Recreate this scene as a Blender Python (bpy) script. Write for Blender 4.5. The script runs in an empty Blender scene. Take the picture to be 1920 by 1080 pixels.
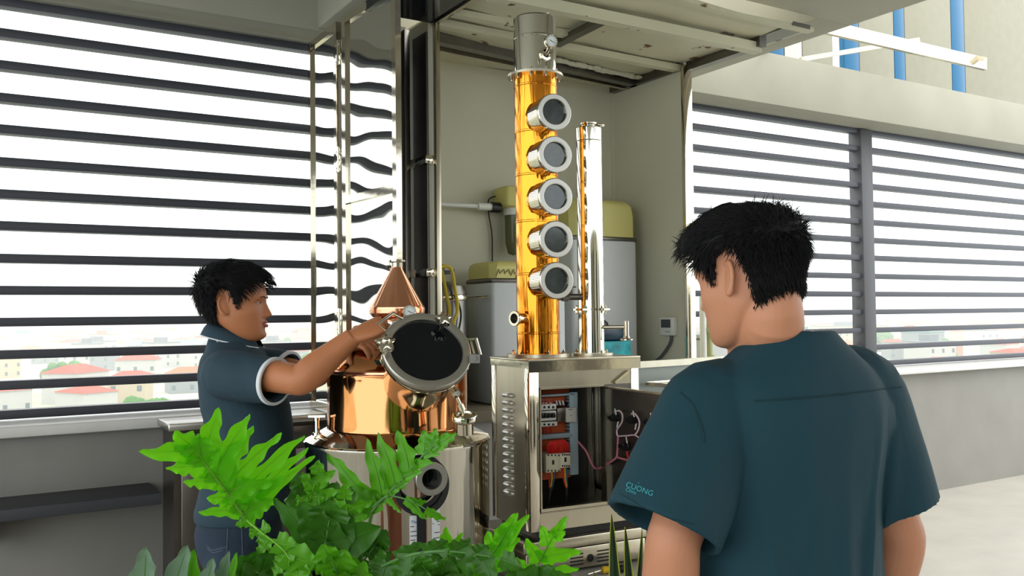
import bpy, math, random
from mathutils import Vector, Matrix, noise
from mathutils.bvhtree import BVHTree
V = Vector
PI = math.pi
random.seed(7)
scn = bpy.context.scene
COL = scn.collection

# ---------------------------------------------------------------- camera
FPX, YAW, PIT, ROL = 1681.5, .55078, .030191, .011034
CAM = V((0, 0, 1.52))
FW = V((math.sin(YAW)*math.cos(PIT), math.cos(YAW)*math.cos(PIT), math.sin(PIT)))
_r = V((math.cos(YAW), -math.sin(YAW), 0)); _u = _r.cross(FW)
RT = _r*math.cos(ROL) - _u*math.sin(ROL)
UP = _u*math.cos(ROL) + _r*math.sin(ROL)
cam_data = bpy.data.cameras.new('camera')
cam_data.sensor_width = 36; cam_data.lens = FPX/1920*36; cam_data.clip_end = 9000; cam_data.clip_start = .05
cam = bpy.data.objects.new('camera', cam_data); COL.objects.link(cam)
m3 = Matrix((RT, UP, -FW)).transposed()
cam.matrix_world = Matrix.Translation(CAM) @ m3.to_4x4()
scn.camera = cam

# ---------------------------------------------------------------- sky, exposure
scn.view_settings.view_transform = 'Standard'; scn.view_settings.look = 'None'
scn.view_settings.exposure = 0.42; scn.view_settings.gamma = 1; scn.view_settings.use_curve_mapping = False
scn.cycles.use_denoising = True
scn.cycles.max_bounces = 8; scn.cycles.diffuse_bounces = 4; scn.cycles.glossy_bounces = 5
scn.cycles.transmission_bounces = 6; scn.cycles.transparent_max_bounces = 12; scn.cycles.volume_bounces = 2
scn.cycles.sample_clamp_indirect = 6; scn.cycles.caustics_reflective = False; scn.cycles.caustics_refractive = False
W = bpy.data.worlds.new('sky'); scn.world = W; W.use_nodes = True
nt = W.node_tree; bg = nt.nodes['Background']
tc = nt.nodes.new('ShaderNodeTexCoord'); sx = nt.nodes.new('ShaderNodeSeparateXYZ')
rp = nt.nodes.new('ShaderNodeValToRGB')
nt.links.new(tc.outputs['Generated'], sx.inputs[0]); nt.links.new(sx.outputs['Z'], rp.inputs[0]); nt.links.new(rp.outputs[0], bg.inputs[0])
rp.color_ramp.elements[0].position = 0.0; rp.color_ramp.elements[0].color = (.72, .80, .84, 1)
rp.color_ramp.elements[1].position = .30; rp.color_ramp.elements[1].color = (.97, .98, .97, 1)
e = rp.color_ramp.elements.new(.10); e.color = (.80, .87, .90, 1)
bg.inputs[1].default_value = 2.0
sun_d = bpy.data.lights.new('sun', 'SUN'); sun_d.energy = .5; sun_d.angle = math.radians(25); sun_d.color = (1, .95, .86)
sun = bpy.data.objects.new('sun', sun_d); COL.objects.link(sun)
sun.rotation_euler = V((-.50, .45, -.74)).to_track_quat('-Z', 'Y').to_euler()   # veiled sun, high behind the viewer on the right

# ---------------------------------------------------------------- pixel helpers
def ray(x, y): return ((x-960)*RT - (y-540)*UP + FPX*FW)
def atD(x, y, D): return CAM + ray(x, y)*(D/FPX)
def atX(x, y, X): r = ray(x, y); return CAM + r*(X/r.x)
def atY(x, y, Y): r = ray(x, y); return CAM + r*(Y/r.y)
def atZ(x, y, Z): r = ray(x, y); return CAM + r*((Z-CAM.z)/r.z)
def hit(x, y, p, n): r = ray(x, y); return CAM + r*((p-CAM).dot(n)/r.dot(n))

# ---------------------------------------------------------------- materials
def sl(c): return tuple((x/255/12.92 if x/255 <= .04045 else ((x/255+.055)/1.055)**2.4) for x in c)
MATS = {}
def mat(name, rgb, rough=.5, metal=0, bump=0, bdet=3, bscale=30, var=0, vscale=8, stretch=(1, 1, 1), coat=0, trans=0, ior=1.45, alpha=1, spot=None, emit=0, transl=0, aniso=None):
    m = bpy.data.materials.new(name); m.use_nodes = True; MATS[name] = m
    n = m.node_tree; b = n.nodes['Principled BSDF']; L = n.links.new
    c = (*sl(rgb), 1)
    b.inputs['Base Color'].default_value = c; b.inputs['Roughness'].default_value = rough; b.inputs['Metallic'].default_value = metal
    b.inputs['IOR'].default_value = ior; b.inputs['Coat Weight'].default_value = coat; b.inputs['Transmission Weight'].default_value = trans
    b.inputs['Alpha'].default_value = alpha
    if coat: b.inputs['Coat Roughness'].default_value = .08
    if bump or var or spot:
        t = n.nodes.new('ShaderNodeTexCoord'); mp = n.nodes.new('ShaderNodeMapping'); mp.inputs['Scale'].default_value = stretch
        L(t.outputs['Object'], mp.inputs[0])
    if bump:
        nz = n.nodes.new('ShaderNodeTexNoise'); nz.inputs['Scale'].default_value = bscale; nz.inputs['Detail'].default_value = bdet
        L(mp.outputs[0], nz.inputs[0]); bp = n.nodes.new('ShaderNodeBump'); bp.inputs['Strength'].default_value = 1; bp.inputs['Distance'].default_value = bump
        L(nz.outputs[0], bp.inputs['Height']); L(bp.outputs[0], b.inputs['Normal'])
    last = None
    if var:
        nz = n.nodes.new('ShaderNodeTexNoise'); nz.inputs['Scale'].default_value = vscale; nz.inputs['Detail'].default_value = 4
        L(mp.outputs[0], nz.inputs[0]); mr = n.nodes.new('ShaderNodeMapRange'); mr.inputs[3].default_value = 1-var; mr.inputs[4].default_value = 1+var
        mr.inputs[1].default_value = .3; mr.inputs[2].default_value = .7
        L(nz.outputs[0], mr.inputs[0]); mx = n.nodes.new('ShaderNodeVectorMath'); mx.operation = 'SCALE'; mx.inputs[0].default_value = c[:3]
        L(mr.outputs[0], mx.inputs['Scale']); L(mx.outputs[0], b.inputs['Base Color']); last = mx.outputs[0]
    if spot:
        nz = n.nodes.new('ShaderNodeTexNoise'); nz.inputs['Scale'].default_value = spot[1]; nz.inputs['Detail'].default_value = 5
        L(mp.outputs[0], nz.inputs[0]); mr = n.nodes.new('ShaderNodeMapRange'); mr.inputs[1].default_value = spot[2]; mr.inputs[2].default_value = spot[2]+.025
        L(nz.outputs[0], mr.inputs[0]); mx = n.nodes.new('ShaderNodeMix'); mx.data_type = 'RGBA'
        mx.inputs['A'].default_value = c; mx.inputs['B'].default_value = (*sl(spot[0]), 1)
        if last: L(last, mx.inputs['A'])
        L(mr.outputs[0], mx.inputs['Factor']); L(mx.outputs['Result'], b.inputs['Base Color'])
    if emit: b.inputs['Emission Color'].default_value = c; b.inputs['Emission Strength'].default_value = emit
    if transl:
        out = n.nodes['Material Output']; tb = n.nodes.new('ShaderNodeBsdfTranslucent'); ms = n.nodes.new('ShaderNodeMixShader')
        tb.inputs[0].default_value = (c[0]*1.3, min(1, c[1]*1.5), c[2], 1); ms.inputs[0].default_value = transl
        L(b.outputs[0], ms.inputs[1]); L(tb.outputs[0], ms.inputs[2]); L(ms.outputs[0], out.inputs[0])
    return m
steel = mat('polished_steel', (216, 208, 190), .09, 1, bump=.0006, bscale=9)
steel_mirror = mat('mirror_steel', (222, 220, 214), .03, 1, bump=.012, bscale=3.2, bdet=0, stretch=(1, 1, 1.3))
HAZE = .0010
steel_body = mat('rolled_steel', (222, 218, 204), .05, 1, bump=.0026, bscale=34, bdet=1, stretch=(1, 1, .04))
brushed = mat('brushed_steel', (196, 188, 168), .28, 1, var=.06, vscale=20, stretch=(1, 1, .1))
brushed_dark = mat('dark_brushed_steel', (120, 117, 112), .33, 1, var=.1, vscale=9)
ring_steel = mat('ground_steel', (205, 203, 196), .36, 1)
dark_reflection = mat('dark_reflection_panel', (38, 42, 48), .12, .6, bump=.001, bscale=4)  # dark surroundings reflected in the steel, put into its base colour
copper = mat('copper', (230, 158, 104), .08, 1, bump=.0045, bscale=16, bdet=1, stretch=(1, 1, .16))
copper_rose = mat('rose_copper', (240, 174, 138), .16, 1, bump=.0008, bscale=7)
orange_cu = mat('lacquered_copper', (248, 158, 52), .10, 1, bump=.0030, bscale=70, bdet=2, stretch=(1, 1, .05), var=.10, vscale=6)
beige = mat('cream_wall', (206, 202, 180), .6, var=.04, vscale=2)
roofp = mat('cream_roof_sheet', (198, 194, 168), .5, var=.05, vscale=3, spot=((98, 66, 38), 8, .66))
concrete = mat('painted_concrete', (160, 157, 141), .75, var=.05, vscale=2.5)
parapet_m = mat('grey_plaster', (140, 138, 132), .8, var=.06, vscale=3)
sillm = mat('pale_sill_tile', (205, 203, 198), .35, var=.04)
slatm = mat('dark_grey_powder_coat', (68, 69, 76), .45)
postm = mat('grey_powder_coat', (84, 84, 87), .5)
floorm = mat('deck_floor', (178, 174, 164), .6, var=.08, vscale=3)
glass_dark = mat('dark_glass', (10, 15, 20), .03, 0)
glass_misty = mat('misted_glass', (52, 62, 62), .10, 0, var=.35, vscale=40, coat=.8)
black = mat('black_rubber', (22, 24, 28), .45)
blackp = mat('black_plastic', (20, 20, 22), .35)
white_p = mat('white_plastic', (222, 222, 214), .4)
white_body = mat('white_cabinet_shell', (205, 208, 208), .45)
yellow_p = mat('yellow_plastic', (205, 196, 120), .45)
yellow_h = mat('yellow_hose', (196, 172, 40), .4)
teal_box = mat('teal_carton', (20, 140, 150), .5, var=.5, vscale=16)
teal_dark = mat('dark_teal_plastic', (14, 50, 66), .35)
greyblue = mat('grey_blue_trunking', (158, 176, 184), .5)
orange_pl = mat('orange_backplate', (196, 88, 40), .5)
redw = mat('red_wire', (206, 30, 30), .4)
yelw = mat('yellow_wire', (216, 176, 30), .4)
blkw = mat('black_cable', (22, 24, 28), .4)
bluew = mat('blue_wire', (40, 90, 120), .4)
pinkw = mat('pink_spiral_wrap', (190, 110, 124), .4)
clearw = mat('clear_spiral_wrap', (206, 178, 182), .3)
skin_a = mat('tanned_skin', (184, 118, 78), .48, var=.06, vscale=12)
skin_b = mat('warm_skin', (196, 136, 104), .5, var=.05, vscale=12)
for s in (skin_a, skin_b):
    b = s.node_tree.nodes['Principled BSDF']; b.inputs['Subsurface Weight'].default_value = .12; b.inputs['Subsurface Radius'].default_value = (.02, .008, .004); b.inputs['Subsurface Scale'].default_value = .3
lipm = mat('lips', (158, 84, 74), .4)
hairm = mat('black_hair', (16, 15, 17), .6)
hairm.node_tree.nodes['Principled BSDF'].inputs['Specular IOR Level'].default_value = .25
eyem = mat('eye_white', (205, 200, 192), .3)
polo = mat('slate_blue_knit', (38, 60, 72), .85, bump=.0004, bscale=400)
piping = mat('white_piping', (214, 218, 222), .7)
jeans = mat('dark_denim', (34, 50, 66), .85, var=.25, vscale=6, bump=.0004, bscale=300)
scrub = mat('teal_scrub_cloth', (11, 56, 68), .8, bump=.0003, bscale=260)
scrub_seam = mat('seam_thread', (16, 50, 58), .9)
embro = mat('turquoise_embroidery', (58, 160, 168), .7)
leaf_bright = mat('backlit_leaf', (112, 196, 26), .40, transl=.5)  # brighter green stands for light coming through the leaf
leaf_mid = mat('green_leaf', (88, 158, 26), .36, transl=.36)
leaf_dark = mat('dark_leaf', (58, 112, 26), .34, transl=.24)  # darker green stands for leaves lit only from above
leaf_grey = mat('grey_green_leaf', (96, 124, 98), .38, transl=.12)
veinm = mat('leaf_vein', (128, 190, 60), .45, transl=.3)
vein_d = mat('pale_vein', (88, 140, 70), .45)
stemm = mat('green_stem', (70, 120, 30), .5)
sansm = mat('snake_leaf', (30, 54, 30), .4, var=.5, vscale=26, stretch=(1, 1, .5))
sansy = mat('snake_leaf_margin', (196, 200, 60), .45)
potm = mat('terracotta', (140, 84, 60), .8)
soil = mat('soil', (52, 40, 32), .95)
counter_m = mat('worn_steel_top', (190, 187, 180), .3, 1, var=.12, vscale=5)
cab_dark = mat('dull_dark_steel', (104, 98, 92), .30, .85, var=.15, vscale=5)
wood_floor = mat('stone_platform', (120, 110, 92), .7, var=.15)
blue_glass = mat('blue_facade_glass', (18, 96, 136), .25)
facade = mat('facade_panel', (146, 141, 122), .6, var=.04)
acrylic = mat('grey_green_panel', (168, 176, 168), .3)
olive = mat('olive_pipe', (168, 172, 120), .5)
greencap = mat('green_cap', (30, 170, 90), .4)
labelm = mat('white_label', (218, 220, 222), .5)
inkm = mat('label_ink', (60, 62, 70), .6)
inkb = mat('blue_ink', (40, 110, 180), .6)
foam = mat('cracked_foam', (206, 204, 186), .9, bump=.004, bscale=30)
gauge_face = mat('gauge_face', (226, 228, 224), .3)

# ---------------------------------------------------------------- mesh helpers
class B:
    """collects shapes of ONE mesh"""
    def __init__(s, xf=None): s.v = []; s.f = []; s.m = []; s.xf = xf; s.mi = 0
    def add(s, vs, fs):
        o = len(s.v)
        s.v += [s.xf @ V(p) for p in vs] if s.xf else [V(p) for p in vs]
        s.f += [tuple(i+o for i in f) for f in fs]; s.m += [s.mi]*len(fs); return s
    def box(s, lo, hi, bev=0):
        x0, y0, z0 = lo; x1, y1, z1 = hi
        if not bev:
            return s.add([(x0,y0,z0),(x1,y0,z0),(x1,y1,z0),(x0,y1,z0),(x0,y0,z1),(x1,y0,z1),(x1,y1,z1),(x0,y1,z1)],
                         [(3,2,1,0),(4,5,6,7),(0,1,5,4),(1,2,6,5),(2,3,7,6),(3,0,4,7)])
        rings = []
        b = bev; k = .3*b
        def ring(x0, y0, x1, y1, z, c): return [(x0+c,y0,z),(x1-c,y0,z),(x1-k,y0+k,z) if c > k else (x1,y0,z),(x1,y0+c,z),(x1,y1-c,z),(x1-k,y1-k,z) if c > k else (x1,y1,z),(x1-c,y1,z),(x0+c,y1,z),(x0+k,y1-k,z) if c > k else (x0,y1,z),(x0,y1-c,z),(x0,y0+c,z),(x0+k,y0+k,z) if c > k else (x0,y0,z)]
        R = [ring(x0+b,y0+b,x1-b,y1-b,z0,b), ring(x0+k,y0+k,x1-k,y1-k,z0+k,b), ring(x0,y0,x1,y1,z0+b,b), ring(x0,y0,x1,y1,z1-b,b), ring(x0+k,y0+k,x1-k,y1-k,z1-k,b), ring(x0+b,y0+b,x1-b,y1-b,z1,b)]
        return s.rings(R)
    def rings(s, R, cap=True, closed=True):
        n = len(R[0]); vs = [p for r in R for p in r]; fs = []
        for i in range(len(R)-1):
            for j in range(n if closed else n-1):
                k = (j+1) % n
                fs.append((i*n+j, i*n+k, (i+1)*n+k, (i+1)*n+j))
        if cap:
            fs.append(tuple(range(n-1, -1, -1))); fs.append(tuple((len(R)-1)*n+j for j in range(n)))
        return s.add(vs, fs)
    def obox(s, c, ax, ay, az):
        """oriented box: centre and three half-axis vectors"""
        c = V(c); ax = V(ax); ay = V(ay); az = V(az)
        return s.add([c+i*ax+j*ay+k*az for i, j, k in ((-1,-1,-1),(1,-1,-1),(1,1,-1),(-1,1,-1),(-1,-1,1),(1,-1,1),(1,1,1),(-1,1,1))],
                     [(3,2,1,0),(4,5,6,7),(0,1,5,4),(1,2,6,5),(2,3,7,6),(3,0,4,7)])
    def beam(s, p0, p1, w, h, up=(0, 0, 1)):
        p0 = V(p0); p1 = V(p1); d = (p1-p0); l = d.length/2; d.normalize(); u = V(up); a = d.cross(u).normalized(); u = a.cross(d).normalized()
        return s.obox((p0+p1)/2, d*l, a*(w/2), u*(h/2))
    def tube(s, pts, r, n=10, cap=True, smooth=0):
        pts = [V(p) for p in pts]
        if smooth: pts = spline(pts, smooth)
        rr = r if isinstance(r, (list, tuple)) else [r]*len(pts)
        if len(rr) != len(pts): rr = [rr[0]+(rr[-1]-rr[0])*i/(len(pts)-1) for i in range(len(pts))]
        R = []; t0 = (pts[1]-pts[0]).normalized(); a = t0.orthogonal().normalized()
        for i, p in enumerate(pts):
            t = (pts[min(i+1, len(pts)-1)]-pts[max(i-1, 0)]).normalized()
            a = (a-t*a.dot(t)).normalized(); b = t.cross(a)
            R.append([p+(a*math.cos(q)+b*math.sin(q))*rr[i] for q in [2*PI*j/n for j in range(n)]])
        return s.rings(R, cap)
    def cyl(s, p0, p1, r, r2=None, n=24):
        return s.tube([p0, p1], [r, r if r2 is None else r2], n)
    def lathe(s, prof, c=(0, 0, 0), ax=(0, 0, 1), n=48, cap=False):
        """prof: list of (radius, height)"""
        c = V(c); ax = V(ax).normalized(); a = ax.orthogonal().normalized(); b = ax.cross(a)
        R = [[c+ax*h+(a*math.cos(q)+b*math.sin(q))*max(r, 1e-5) for q in [2*PI*j/n for j in range(n)]] for r, h in prof]
        return s.rings(R, cap)
    def ball(s, c, r, n=12, k=8):
        c = V(c); rx, ry, rz = r if isinstance(r, (tuple, list)) else (r, r, r)
        R = [[c+V((rx*math.sin(t)*math.cos(q), ry*math.sin(t)*math.sin(q), rz*math.cos(t))) for q in [-2*PI*j/n for j in range(n)]] for t in [PI*(i+.02)/(k+.04) for i in range(k+1)]]
        return s.rings(R)
    def grid(s, P):
        """P[i][j] open sheet"""
        n = len(P[0]); return s.rings(P, cap=False, closed=False)
    def sheet(s, P, th, nrm):
        """sheet with thickness"""
        nrm = V(nrm)*th; n = len(P); m = len(P[0])
        vs = [V(p) for r in P for p in r]; o = len(vs); vs += [p+nrm for p in vs]
        fs = []
        for i in range(n-1):
            for j in range(m-1):
                a, b, c, d = i*m+j, i*m+j+1, (i+1)*m+j+1, (i+1)*m+j
                fs += [(a, b, c, d), (d+o, c+o, b+o, a+o)]
        rim = [j for j in range(m)] + [i*m+m-1 for i in range(1, n)] + [(n-1)*m+j for j in range(m-2, -1, -1)] + [i*m for i in range(n-2, 0, -1)]
        for k in range(len(rim)):
            a, b = rim[k], rim[(k+1) % len(rim)]; fs.append((b, a, a+o, b+o))
        return s.add(vs, fs)
def spline(pts, k=6):
    pts = [V(p) for p in pts]; out = []
    for i in range(len(pts)-1):
        p0 = pts[max(i-1, 0)]; p1 = pts[i]; p2 = pts[i+1]; p3 = pts[min(i+2, len(pts)-1)]
        for j in range(k):
            t = j/k
            out.append(.5*((2*p1)+(p2-p0)*t+(2*p0-5*p1+4*p2-p3)*t*t+(3*p1-p0-3*p2+p3)*t**3))
    out.append(pts[-1]); return out
def lerp_tab(tab, z):
    """table rows (z, a, b, ...) sorted by z; smooth interpolation"""
    if z <= tab[0][0]: return tab[0][1:]
    if z >= tab[-1][0]: return tab[-1][1:]
    for i in range(len(tab)-1):
        if tab[i][0] <= z <= tab[i+1][0]:
            t = (z-tab[i][0])/(tab[i+1][0]-tab[i][0]); n = len(tab[0])
            out = []
            for c in range(1, n):
                p1, p2 = tab[i][c], tab[i+1][c]
                h = tab[i+1][0]-tab[i][0]
                m1 = (p2-tab[i-1][c])/(tab[i+1][0]-tab[i-1][0]) if i > 0 else (p2-p1)/h
                m2 = (tab[i+2][c]-p1)/(tab[i+2][0]-tab[i][0]) if i+2 < len(tab) else (p2-p1)/h
                out.append((2*t**3-3*t*t+1)*p1+(t**3-2*t*t+t)*h*m1+(-2*t**3+3*t*t)*p2+(t**3-t*t)*h*m2)
            return tuple(out)

def mesh_obj(name, me, mats, parent=None, smooth=40):
    for m in (mats if isinstance(mats, (list, tuple)) else [mats]): me.materials.append(m)
    o = bpy.data.objects.new(name, me); COL.objects.link(o)
    if smooth and len(me.polygons):
        me.polygons.foreach_set('use_smooth', [True]*len(me.polygons))
        if smooth < 180:
            try: me.set_sharp_from_angle(angle=math.radians(smooth))
            except Exception: pass
    if parent:
        o.parent = parent
        # meshes are built in world space; keep them there under any parent
        par = parent; M = Matrix.Identity(4); chain = []
        while par: chain.append(par); par = par.parent
        for p in reversed(chain): M = M @ p.matrix_parent_inverse @ p.matrix_basis
        o.matrix_parent_inverse = M.inverted()
    return o
def obj(name, b, mats, parent=None, smooth=40):
    me = bpy.data.meshes.new(name); me.from_pydata(b.v, [], b.f)
    if any(b.m): 
        me.polygons.foreach_set('material_index', b.m)
    me.validate(); me.update()
    return mesh_obj(name, me, mats, parent, smooth)
def tag(o, label=None, cat=None, group=None, kind=None):
    if label: o['label'] = label
    if cat: o['category'] = cat
    if group: o['group'] = group
    if kind: o['kind'] = kind
    return o
def thing(name, label, cat, loc=(0, 0, 0), group=None, kind=None):
    o = bpy.data.objects.new(name, None); COL.objects.link(o); o.location = loc; o.empty_display_size = .1
    return tag(o, label, cat, group, kind)
def struct(name, b, m, label=None, smooth=40):
    o = obj(name, b, m, None, smooth); o['kind'] = 'structure'
    if label: o['label'] = label; 
    return o
def setting(name, label=None, loc=(0, 0, 0)):
    o = bpy.data.objects.new(name, None); COL.objects.link(o); o.location = loc; o['kind'] = 'structure'
    if label: o['label'] = label
    return o
def copy_tree(o, off, parent=None):
    c = o.copy(); COL.objects.link(c)
    if parent: c.parent = parent
    else: c.location = V(o.location)+V(off)
    for ch in list(o.children): copy_tree(ch, off, c)
    return c
def cube(lo, hi, bev=0): return B().box(lo, hi, bev)
def text(name, s, size, M, m, parent, depth=.0004):
    cu = bpy.data.curves.new(name, 'FONT'); cu.body = s; cu.size = size; cu.extrude = depth; cu.align_x = 'LEFT'; cu.resolution_u = 3
    t = bpy.data.objects.new(name, cu); COL.objects.link(t)
    bpy.context.view_layer.update()
    me = bpy.data.meshes.new_from_object(t.evaluated_get(bpy.context.evaluated_depsgraph_get()))
    bpy.data.objects.remove(t); me.transform(M)
    return mesh_obj(name, me, m, parent, 0)
def frameM(o, x, y):
    """matrix with origin o, x axis, y axis (z = x cross y)"""
    x = V(x).normalized(); z = x.cross(V(y)).normalized(); y = z.cross(x)
    return Matrix.Translation(V(o)) @ Matrix((x, y, z)).transposed().to_4x4()
def remesh(b, voxel, smooth_it=4, fac=.5):
    """one continuous surface from overlapping closed pieces"""
    me = bpy.data.meshes.new('tmp'); me.from_pydata(b.v, [], b.f); me.update()
    o = bpy.data.objects.new('tmp', me); COL.objects.link(o)
    r = o.modifiers.new('r', 'REMESH'); r.mode = 'VOXEL'; r.voxel_size = voxel; r.use_smooth_shade = True
    if smooth_it: s = o.modifiers.new('s', 'SMOOTH'); s.iterations = smooth_it; s.factor = fac
    bpy.context.view_layer.update()
    out = bpy.data.meshes.new_from_object(o.evaluated_get(bpy.context.evaluated_depsgraph_get()))
    bpy.data.objects.remove(o); out.materials.clear()
    return out
def bvh(me): return BVHTree.FromPolygons([v.co.copy() for v in me.vertices], [tuple(p.vertices) for p in me.polygons])
# ================================================================ THE SETTING
struct('floor', cube((-3, -4, -.12), (10, 5.0, 0)), floorm)
struct('wall_outer', cube((-2.6, 4.62, 0), (9.6, 4.9, 1.0)), parapet_m)
struct('trim_1', cube((-2.6, 4.55, 1.0), (9.6, 4.95, 1.05), .008), sillm, 'pale tiled sill on top of the parapet under the louvres')
# louvre windows
zs = [3.0, 2.853, 2.701, 2.547, 2.398, 2.244, 2.093, 1.944, 1.791, 1.641, 1.492, 1.340, 1.197, 1.060]
slat_me = {}
for wn, x0, x1 in (('window_1', -2.5, 3.5), ('window_2', 3.5, 9.5)):
    w = setting(wn, 'louvred opening of dark grey horizontal slats over a bright hazy sky', (x0, 4.8, 1.05))
    for z in zs:
        obj('slat', cube((x0, 4.80, z), (x1, 4.872, z+.042), .003), slatm, w)
obj('post', cube((6.34, 4.775, 1.05), (6.485, 4.90, 3.03), .004), postm, bpy.data.objects['window_2'])
obj('post', cube((-.42, 4.775, 1.05), (-.30, 4.90, 3.03), .004), postm, bpy.data.objects['window_1'])
# concrete pergola
struct('trim_2', cube((-2.6, 4.55, 3.04), (9.6, 4.93, 3.42), .006), concrete, 'cream concrete beam above the louvres')
struct('trim_3', cube((1.60, 3.00, 3.05), (1.86, 4.55, 3.45), .006), concrete, 'concrete cross beam at the left of the shed')
struct('trim_4', cube((3.72, 3.04, 3.02), (3.975, 4.55, 3.45), .006), concrete, 'concrete beam along the right edge of the shed roof')
struct('trim_5', cube((1.2, 2.25, 3.02), (3.975, 3.045, 3.45), .006), concrete, 'wide concrete beam overhead in front of the shed roof')
struct('trim_6', B().beam((3.95, 2.3, 3.22), (3.95, -1.5, 3.22), .3, .4), concrete, 'concrete beam running overhead behind the viewer')
# shed shell
b = cube((1.93, 4.45, 1.05), (3.53, 4.50, 2.95)); struct('wall_back', b, beige, 'cream back panel wall of the shed')
sb = bpy.data.objects['wall_back']
obj('panel_joint', cube((3.045, 4.444, 1.06), (3.052, 4.452, 2.93)), brushed_dark, sb)
b = cube((3.49, 3.80, 0), (3.53, 4.45, 2.93)); struct('wall_right', b, beige, 'cream side panel of the shed')
obj('edge_strip', cube((3.478, 3.782, 0), (3.542, 3.806, 2.93), .002), steel, bpy.data.objects['wall_right'])
obj('corner_strip', cube((3.474, 4.434, 1.05), (3.491, 4.451, 2.93)), beige, bpy.data.objects['wall_right'])
struct('wall_left', cube((1.90, 3.84, 0), (1.93, 4.50, 2.95)), beige, 'inner left panel of the shed')
# shed roof: dented sheet and steel rails below it
P = []
for i in range(45):
    r = []
    for j in range(37):
        x = 1.93+1.77*i/44; y = 3.05+1.45*j/36
        dent = -.018*abs(math.sin((x-1.93)*3.55))*math.sin(min(1, (y-3.05)/.7)*PI/2) + .006*noise.noise(V((x*3, y*3, 0)))
        if y < 3.12: dent -= .02*math.sin((x-2.6)*2.2)
        r.append(V((x, y, 2.962+dent)))
    P.append(r)
ceil = struct('ceiling', B().sheet(P, .02, (0, 0, 1)), roofp, 'dented rust-spotted cream roof sheet of the shed')
def rail(p0, p1, w=.05, h=.035, m=brushed_dark): return obj('rail', B().beam(p0, p1, w, h), m, ceil)
rail((1.93, 4.02, 2.925), (3.50, 4.22, 2.925), .055, .045)
rail((1.93, 4.13, 2.915), (3.50, 4.30, 2.915), .03, .03, brushed)
rail((1.93, 3.80, 2.92), (3.52, 3.84, 2.92), .05, .035, roofp)
rail((1.93, 3.66, 2.93), (2.6, 3.66, 2.93), .05, .03, roofp)
rail((1.93, 3.30, 2.905), (3.56, 3.30, 2.905), .055, .05, roofp)
rail((2.61, 3.79, 2.918), (2.59, 3.33, 2.918), .05, .03)
rail((3.54, 3.80, 2.93), (3.545, 3.25, 2.93), .05, .055)
rail((3.60, 3.80, 2.965), (3.60, 3.045, 2.965), .13, .02)
rail((3.47, 4.42, 2.925), (3.50, 3.82, 2.925), .05, .045)
obj('rail_tip', cube((3.556, 3.276, 2.882), (3.563, 3.324, 2.928)), blackp, ceil)
b = B()
for k in range(26):
    x = 2.62+.86*k/25; y = 4.06+.10*(x-2.6)+random.uniform(-.01, .01)
    b.ball((x, y, 2.935), (random.uniform(.025, .04), random.uniform(.012, .03), random.uniform(.01, .018)), 8, 5)
obj('foam_strip', b, foam, ceil)
# polished canopy strip, its dark reflection put into the colour, and left framing
struct('trim_7', cube((1.575, 2.2, 2.925), (1.915, 3.83, 2.97)), dark_reflection, 'polished underside above the steel doors, dark reflection painted in')
struct('trim_8', cube((1.915, 2.2, 2.915), (1.935, 3.83, 2.975)), brushed, 'steel edge strip of the canopy')
obj('canopy_lamp', B().lathe([(0, 0), (.022, 0), (.026, .004), (.026, .012), (.0, .012)], (1.87, 3.34, 2.913)), white_p, bpy.data.objects['trim_7'])
# left edge post of the shed opening
pst = setting('trim_9', 'steel corner post at the left of the shed opening', (1.92, 3.80, 0))
obj('post', cube((1.912, 3.785, 0), (1.937, 3.815, 2.915), .002), brushed, pst)
obj('post', cube((1.845, 3.99, 0), (1.875, 4.02, 2.93), .002), brushed_dark, pst)
obj('side_sheet', cube((1.885, 3.83, 1.05), (1.892, 3.98, 2.88)), cab_dark, pst)
for z in (2.262, 1.725): obj('cross_bar', cube((1.865, 3.80, z-.02), (1.912, 3.99, z+.02), .002), steel, pst)

# mirror-steel folding doors
def leaf(name, lab, p0, p1, z0, z1, sheet_m, mid=(), fw=.035, fm=steel, kind='structure'):
    p0 = V((*p0, 0)); p1 = V((*p1, 0)); d = (p1-p0).normalized(); L = (p1-p0).length; n = V((-d.y, d.x, 0))
    o = setting(name, lab, (p0.x, p0.y, z0))
    zv = V((0, 0, 1))
    for q in (0, L-fw): obj('frame_stile', B().obox(p0+d*(q+fw/2)+zv*((z0+z1)/2), d*fw/2, n*.014, zv*(z1-z0)/2), fm, o)
    for z in (z0, z1-fw)+tuple(mid): obj('frame_rail', B().obox(p0+d*L/2+zv*(z+fw/2), d*(L/2-fw), n*.013, zv*fw/2), fm, o)
    # slightly buckled sheet
    nx, nz = 8, 60; Pq = []
    for i in range(nx+1):
        Pq.append([p0+d*(fw+(L-2*fw)*i/nx)+zv*(z0+fw+(z1-z0-2*fw)*j/nz)+n*(.0) for j in range(nz+1)])
    obj('mirror_sheet', B().sheet(Pq, .004, n), sheet_m, o)
    return o, d, n
d1, dd, dn = leaf('door_1', 'fixed mirror-polished steel side panel next to the louvres', (1.565, 4.56), (1.565, 4.145), 1.055, 2.965, steel_mirror)
d2, dd2, dn2 = leaf('door_2', 'open mirror-polished steel folding door leaf', (1.567, 4.075), (1.610, 3.545), 1.03, 2.965, steel_mirror, mid=(2.06,), fm=steel)
d3, _, _ = leaf('door_3', 'polished steel leaf facing the terrace, dark reflection painted in', (1.60, 4.03), (1.865, 4.03), 1.03, 2.95, dark_reflection, fm=brushed_dark, fw=.028)  # leaf coloured dark to stand for what its polished steel reflects
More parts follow.
